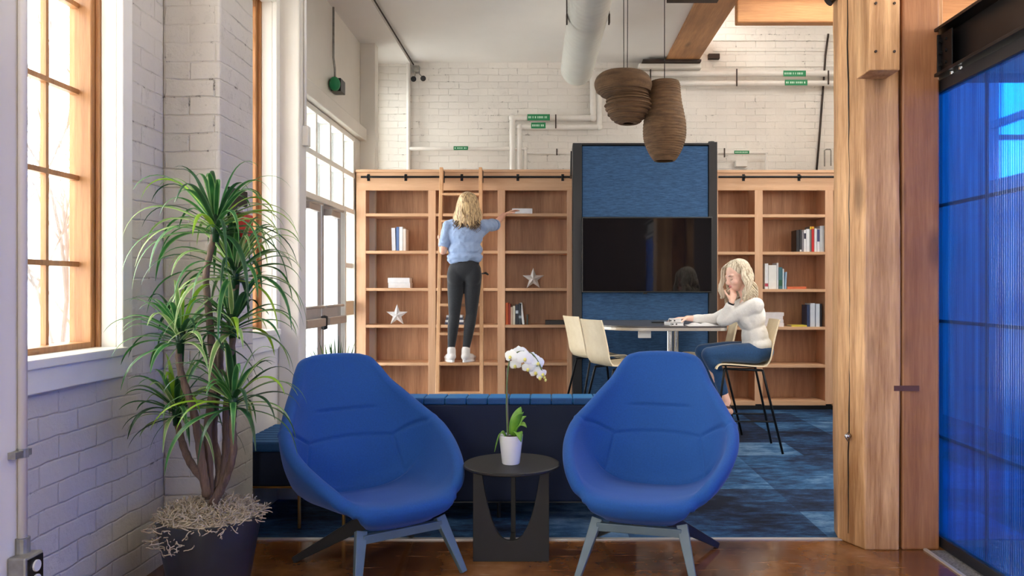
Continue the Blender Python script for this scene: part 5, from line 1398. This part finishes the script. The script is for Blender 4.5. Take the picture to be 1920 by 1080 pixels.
def hand(mb, wrist, d, n, t, curls, thumb=(0.7, 0.6, 0.3), scale=0.95, tc=0.3):
    wrist, d, n, t = Vector(wrist), Vector(d).normalized(), Vector(n), Vector(t)
    t = (t-d*t.dot(d)).normalized(); n = (n-d*n.dot(d)-t*n.dot(t)).normalized()
    spr = [0.029, 0.010, -0.010, -0.028]; Ls = [0.068, 0.076, 0.070, 0.055]
    for k in range(4):
        kn = wrist + d*(0.085-0.004*abs(k-1))*scale + t*spr[k]*scale
        mb.capsule(wrist+t*spr[k]*0.5*scale+d*0.008, kn, 0.014*scale, 0.0105*scale, 10)
        a = curls[k] if isinstance(curls, (list, tuple)) else curls; ang = a*0.5; p = kn; r = 0.0088*scale
        for m_, fr in enumerate((0.45, 0.31, 0.24)):
            dd = (d*math.cos(ang)+n*math.sin(ang)+t*spr[k]*1.5*(m_ == 0)).normalized(); q = p+dd*Ls[k]*fr*1.35*scale
            mb.capsule(p, q, r, r*0.9, 10); p = q; r *= 0.9; ang += a*0.75
    b = wrist+d*0.022*scale+t*0.022*scale; td = (t*thumb[0]+d*thumb[1]+n*thumb[2]).normalized()
    q = b+td*0.042*scale; mb.capsule(b, q, 0.014*scale, 0.0105*scale, 10)
    td2 = (td+(d*0.5+n*0.4)*tc).normalized(); q2 = q+td2*0.030*scale; mb.capsule(q, q2, 0.0105*scale, 0.0095*scale, 10); mb.capsule(q2, q2+(td2+d*0.2).normalized()*0.022*scale, 0.0095*scale, 0.008*scale, 10)
def hairdo(par, c, R, matn, length, spread, back_lean, seed, n=150, front_open=0.75, wave=0.012, cap=True, gravity=Vector((0, 0, -1)), r0=0.011, ends=None, side_front=0.0):
    rnd = random.Random(seed); mb = MB()
    def q(f, l, u): return Vector(c)+R @ Vector((f, l, u))
    if cap: 
        mb.sphere(q(-0.030, 0, 0.042), (0.098, 0.088, 0.090), 28, 18, R)
        mb.sphere(q(-0.055, 0, -0.02), (0.060, 0.080, 0.09), 24, 14, R)
    up = (R @ Vector((0, 0, 1)))
    for i in range(n):
        th = rnd.uniform(-PI, PI)            # 0 = forward
        if abs(th) < front_open: th = math.copysign(front_open+rnd.uniform(0, .25), th if th else 1)
        f0, l0 = math.cos(th), math.sin(th)
        start = q(-0.005+0.02*f0, 0.02*l0, 0.125); pts = [start]
        a = q(-0.018+0.098*f0*0.75, 0.090*l0*0.78, 0.095); b = q(-0.018+0.105*f0, 0.096*l0, 0.03)
        pts += [a, b]; L = length*rnd.uniform(.8, 1.06); k = 7; p = b.copy(); ph = th*2.6+rnd.uniform(-.5, .5)
        out = (R @ Vector((f0*0.5, l0, 0))); out.z = 0
        for m_ in range(1, k+1):
            t_ = m_/k
            p = b + gravity*L*t_ + out*spread*math.sin(min(1, t_*1.2)*PI/2)*1.0 + (R @ Vector((-1, 0, 0)))*back_lean*t_
            p = p + Vector((math.sin(ph+t_*9), math.cos(ph*1.3+t_*8), 0))*wave*t_*1.3
            pts.append(p)
        sp = smoothpath(pts, 3); m2 = len(sp); rr = r0*rnd.uniform(.7, 1.25)
        mb.tube(sp, [rr*(0.35+0.65*math.sin(PI*min(1, 0.15+0.9*k_/m2)))*(1 if k_ < m2-3 else 0.5) for k_ in range(m2)], 6, flat=0.6)
    o = mb.build('hair', matn, par, smooth=True); return o

# ---- woman on the ladder (faces +y)
E = thing('person', 'woman in a pale blue shirt and black jeans standing on the ladder', 'person', (-0.86, 7.6, 0.55))
s_ = 196.0
def A(px, py, Y=7.62): return W(px, py, Y)
hipL, hipR = Vector((-0.885, 7.60, 1.37)), Vector((-0.725, 7.60, 1.37))
kneeL, kneeR = Vector((-0.905, 7.62, 0.99)), Vector((-0.745, 7.64, 1.00))
ankL, ankR = Vector((-0.925, 7.55, 0.645)), Vector((-0.785, 7.55, 0.645))
pel = Vector((-0.805, 7.60, 1.42)); waist = Vector((-0.80, 7.60, 1.53)); chest = Vector((-0.80, 7.60, 1.72)); nk = Vector((-0.785, 7.61, 1.90))
shL, shR = Vector((-0.955, 7.61, 1.835)), Vector((-0.640, 7.63, 1.84))
elL, elR = Vector((-1.005, 7.56, 1.60)), Vector((-0.535, 7.80, 1.865))
wrL, wrR = Vector((-1.045, 7.75, 1.68)), Vector((-0.455, 8.03, 1.985))
hc = Vector((-0.770, 7.63, 2.035)); HR = frame((0.25, 1, 0.05), (0, 0, 1))
bd = Blob(); q = head(bd, hc, HR)
bd.capsule(nk-Vector((0, 0, .05)), hc-Vector((0, 0, .05)), 0.05, 0.048)
bd.ell(chest, (0.150, 0.095, 0.15)); bd.ell(waist, (0.122, 0.085, 0.12)); bd.ell(pel, (0.150, 0.105, 0.11))
bd.limb([nk-Vector((0, 0, .05)), shL, elL, wrL], [0.045, 0.048, 0.036, 0.024]); bd.limb([nk-Vector((0, 0, .05)), shR, elR, wrR], [0.045, 0.048, 0.038, 0.024])
bd.limb([hipL, kneeL, ankL], [0.080, 0.050, 0.034]); bd.limb([hipR, kneeR, ankR], [0.080, 0.050, 0.034])
bd.ell(ankL+Vector((0, 0.05, -0.05)), (0.035, 0.10, 0.03)); bd.ell(ankR+Vector((0, 0.05, -0.05)), (0.035, 0.10, 0.03))
hand(bd, wrL, (-0.05, 0.5, 1), (-0.9, 0.5, 0.1), (1, 0.3, -0.2), [1.3, 1.35, 1.4, 1.4], tc=0.8)
hand(bd, wrR, (0.75, 0.45, 0.42), (0.1, 0.1, -1), (0.3, -1, 0.1), [0.35, 0.3, 0.3, 0.35])
organic(bd, 'body', 'skin', E, 0.005, 5)
# black jeans
jn = Blob()
jn.ell(pel+Vector((0, -0.005, 0)), (0.160, 0.112, 0.105)); jn.ell(Vector((-0.80, 7.60, 1.49)), (0.138, 0.098, 0.06))
for s, hp_ in ((-1, hipL), (1, hipR)): jn.ell(hp_+Vector((0.0, -0.030, 0.0)), (0.084, 0.078, 0.12))
for hp_, kn_, an_ in ((hipL, kneeL, ankL), (hipR, kneeR, ankR)):
    mid = hp_.lerp(kn_, 0.45); calf = kn_.lerp(an_, 0.30)+Vector((0, -0.018, 0))
    jn.limb([hp_, mid, kn_, calf, an_+Vector((0, 0, .035))], [0.087, 0.075, 0.055, 0.054, 0.036])
organic(jn, 'jeans', 'black_denim', E, 0.006, 22)
MB().box(-0.735, -0.665, 7.480, 7.4835, 1.40, 1.48)
for s in (-1, 1):
    x = pel.x+s*0.075; pk = MB(); vs = [(x-0.045, 0, 1.46), (x+0.045, 0, 1.46), (x+0.04, 0, 1.385), (x, 0, 1.365), (x-0.04, 0, 1.385)]
# blue shirt, blouson at the waist
sh = Blob()
sh.ell(chest+Vector((0, -0.005, 0.02)), (0.168, 0.112, 0.155)); sh.ell(Vector((-0.80, 7.59, 1.62)), (0.166, 0.120, 0.10)); sh.ell(Vector((-0.80, 7.59, 1.545)), (0.170, 0.125, 0.048))
sh.capsule(nk+Vector((-.05, 0, -.035)), nk+Vector((.05, 0, -.035)), 0.040, 0.040)
up1 = shL.lerp(elL, 0.62); up2 = shR.lerp(elR, 0.85)
sh.limb([Vector((-0.86, 7.6, 1.86)), shL, up1], [0.055, 0.064, 0.060]); sh.limb([Vector((-0.72, 7.6, 1.86)), shR, up2], [0.055, 0.064, 0.056])
sh.limb([chest+Vector((.09, 0, .03)), shR.lerp(elR, .4)+Vector((0, 0, -.02))], [0.07, 0.045])
sh.capsule(Vector((-0.90, 7.53, 1.50)), Vector((-0.76, 7.50, 1.525)), 0.022, 0.02); sh.capsule(Vector((-0.92, 7.56, 1.52)), Vector((-0.68, 7.56, 1.535)), 0.045, 0.045)
o = organic(sh, 'shirt', 'shirt_blue', E, 0.006, 3)
tx_ = bpy.data.textures.new('cloth_folds', 'CLOUDS'); tx_.noise_scale = 0.07
dm = o.modifiers.new('folds', 'DISPLACE'); dm.texture = tx_; dm.strength = 0.022; dm.mid_level = 0.5
for wr_, dd in ((up1, (elL-shL)), (up2, (elR-shR))):
    d = dd.normalized(); MB().tube([wr_+d*0.03, wr_+d*0.058], [0.058, 0.053], 22).build('sleeve_cuff', 'shirt_blue', E, smooth='auto')
# shoes with soles
for an_, sgn in ((ankL, -1), (ankR, 1)):
    e2_ = Blob(); yaw = 0.35*sgn; Rz = Matrix.Rotation(-yaw, 3, 'Z')
    def sp_(x, y, z): return Vector((an_.x, an_.y, 0.0)) + Rz @ Vector((x, y, 0)) + Vector((0, 0, z))
    e2_.ell(sp_(0, -0.012, 0.605), (0.041, 0.050, 0.040), Rz); e2_.ell(sp_(0, 0.06, 0.595), (0.044, 0.088, 0.034), Rz); e2_.ell(sp_(0, 0.12, 0.588), (0.042, 0.055, 0.022), Rz)
    e2_.capsule(sp_(0, -0.010, 0.61), sp_(0, -0.005, 0.668), 0.040, 0.041)
    sho = organic(e2_, 'shoe', 'canvas_shoe', E, 0.005, 3)
    so = MB(); ol = []
    for k in range(28):
        a = 2*PI*k/28; yy = 0.115*math.sin(a)+0.058; xx = (0.041+0.006*math.sin(a))*math.cos(a); ol.append((xx, yy))
    vs = [sp_(x, y, 0.553) for x, y in ol]+[sp_(x, y, 0.574) for x, y in ol]
    so.add(vs, [tuple(range(28))[::-1], tuple(range(28, 56))]+[(k, (k+1) % 28, 28+(k+1) % 28, 28+k) for k in range(28)]); so.build('sole', 'white_ceramic', sho)
hairdo(E, hc, HR, 'hair_gold', 0.240, 0.030, 0.012, 7, n=240, front_open=0.9, wave=0.012, r0=0.0095)
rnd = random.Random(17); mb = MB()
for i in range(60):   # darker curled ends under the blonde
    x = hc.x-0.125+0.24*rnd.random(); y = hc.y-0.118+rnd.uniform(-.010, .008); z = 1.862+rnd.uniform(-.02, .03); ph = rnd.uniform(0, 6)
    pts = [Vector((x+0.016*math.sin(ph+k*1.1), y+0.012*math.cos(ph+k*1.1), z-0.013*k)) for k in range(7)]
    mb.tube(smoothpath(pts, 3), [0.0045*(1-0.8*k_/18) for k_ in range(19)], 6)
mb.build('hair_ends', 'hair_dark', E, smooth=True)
d = (wrL-elL).normalized(); MB().tube([wrL-d*0.03, wrL-d*0.012], 0.029, 18).build('bracelet', 'plastic_black', E)

# ---- seated woman (faces -x)
E = thing('person', 'blonde woman in a white sweater and jeans seated at the high table', 'person', (1.6, 6.28, 0.66))
hc = Vector((1.478, 6.30, 1.345)); HR = frame((-1, -0.42, -0.30), (-0.22, 0, 1))
nk = Vector((1.560, 6.31, 1.17)); chest = Vector((1.585, 6.30, 1.02)); waist = Vector((1.615, 6.29, 0.87)); pel = Vector((1.635, 6.28, 0.765))
shN, shF = Vector((1.590, 6.155, 1.115)), Vector((1.565, 6.445, 1.115))
elN, elF = Vector((1.362, 6.275, 0.995)), Vector((1.345, 6.50, 0.995))
wrN, wrF = Vector((1.415, 6.215, 1.140)), Vector((1.115, 6.47, 1.005))
hN, hF = Vector((1.60, 6.20, 0.745)), Vector((1.60, 6.37, 0.745))
kN, kF = Vector((1.235, 6.19, 0.735)), Vector((1.215, 6.35, 0.745))
aN, aF = Vector((1.375, 6.20, 0.37)), Vector((1.335, 6.33, 0.36))
bd = Blob(); q = head(bd, hc, HR)
bd.capsule(nk, hc+Vector((0.03, 0, -.05)), 0.048, 0.046)
bd.ell(chest, (0.10, 0.145, 0.13)); bd.ell(waist, (0.095, 0.125, 0.12)); bd.ell(pel, (0.115, 0.155, 0.095))
bd.limb([nk-Vector((0, 0, .03)), shN, elN, wrN], [0.045, 0.045, 0.034, 0.023]); bd.limb([nk-Vector((0, 0, .03)), shF, elF, wrF], [0.045, 0.045, 0.034, 0.023])
bd.limb([hN, kN, aN], [0.075, 0.050, 0.032]); bd.limb([hF, kF, aF], [0.075, 0.050, 0.032])
for a_ in (aN, aF): bd.limb([a_, a_+Vector((-0.02, 0, -.055)), a_+Vector((-.09, 0, -.115))], [0.032, 0.030, 0.022])
hand(bd, wrN, (0.30, 0.18, 0.9), (-0.45, 0.9, 0.1), (-1, -0.3, 0.2), [1.2, 1.3, 1.35, 1.4], scale=0.85)
hand(bd, wrF, (-1, -0.15, 0.0), (0, 0, -1), (0.1, -1, 0), [0.3, 0.3, 0.35, 0.4])
bdo = organic(bd, 'body', 'skin_pale', E, 0.005, 4)
face_bits(q, HR, E)
jn = Blob(); jn.ell(pel+Vector((0.0, 0, -0.01)), (0.122, 0.165, 0.088))
for h_, k_, a_ in ((hN, kN, aN), (hF, kF, aF)):
    jn.limb([h_, h_.lerp(k_, .5)+Vector((0, 0, .008)), k_, k_.lerp(a_, .35)+Vector((.012, 0, 0)), k_.lerp(a_, .80)], [0.084, 0.074, 0.060, 0.052, 0.040])
organic(jn, 'jeans', 'blue_denim', E, 0.006, 16)
sw = Blob(); sw.ell(chest+Vector((0.0, 0, 0.01)), (0.112, 0.165, 0.135)); sw.ell(waist, (0.102, 0.142, 0.13)); sw.ell(Vector((1.63, 6.285, 0.80)), (0.118, 0.160, 0.085))
sw.limb([nk+Vector((0.005, -.03, -.045)), nk+Vector((0.005, .03, -.045))], [0.05, 0.05])
cufN = elN.lerp(wrN, .78); cufF = elF.lerp(wrF, .72)
sw.limb([nk+Vector((.01, -.05, -.06)), shN, elN, cufN], [0.05, 0.064, 0.050, 0.036]); sw.limb([nk+Vector((.01, .05, -.06)), shF, elF, cufF], [0.05, 0.062, 0.046, 0.034])
sw.limb([shN.lerp(elN, .45), chest+Vector((-.03, -.08, -.03))], [0.05, 0.07])
o = organic(sw, 'sweater', 'knit', E, 0.006, 12)
dm = o.modifiers.new('folds', 'DISPLACE'); dm.texture = tx_; dm.strength = 0.011; dm.mid_level = 0.5
d = (wrN-elN).normalized(); MB().tube([wrN-d*0.022, wrN-d*0.002], 0.0275, 18).build('watch', 'plastic_black', E)
hairdo(E, hc, HR, 'hair_pale', 0.24, 0.034, 0.012, 11, n=260, front_open=1.32, wave=0.020, r0=0.0095)
# a lock that falls in front of the far cheek
mb = MB(); rnd = random.Random(4)
for i in range(16):
    st = hc+HR @ Vector((0.045+rnd.uniform(-.02, .02), -0.055-0.02*rnd.random(), 0.085)); ph = rnd.uniform(0, 6)
    st2 = hc+HR @ Vector((0.080+rnd.uniform(-.015, .01), -0.072, 0.03))
    pts = [hc+HR @ Vector((0, -0.01, 0.125)), st, st2]+[st2+Vector((0.016*math.sin(i*.15+k*1.5)-0.002*k, 0.025*0, -0.036*k)) for k in range(1, 6)]
    for p_ in pts[1:]: p_.y = max(p_.y, 6.30+0.045)
    mb.tube(smoothpath(pts, 3), 0.0075, 6)
mb.build('hair_lock', 'hair_pale', E, smooth=True)
for a_ in (aN, aF):
    m = Blob(); t0 = a_+Vector((-.01, 0, -.065)); t1 = a_+Vector((-.095, 0, -.128))
    m.limb([t0+Vector((.035, 0, -.012)), t0, t1], [0.026, 0.034, 0.027]); so = organic(m, 'shoe', 'nude_shoe', E, 0.005, 3)
    d = (t1-t0).normalized(); MB().tube([a_+Vector((-.002, 0, -.030)), a_+Vector((-.006, 0, -.044))], 0.0355, 18).build('ankle_strap', 'brown_strap', so)
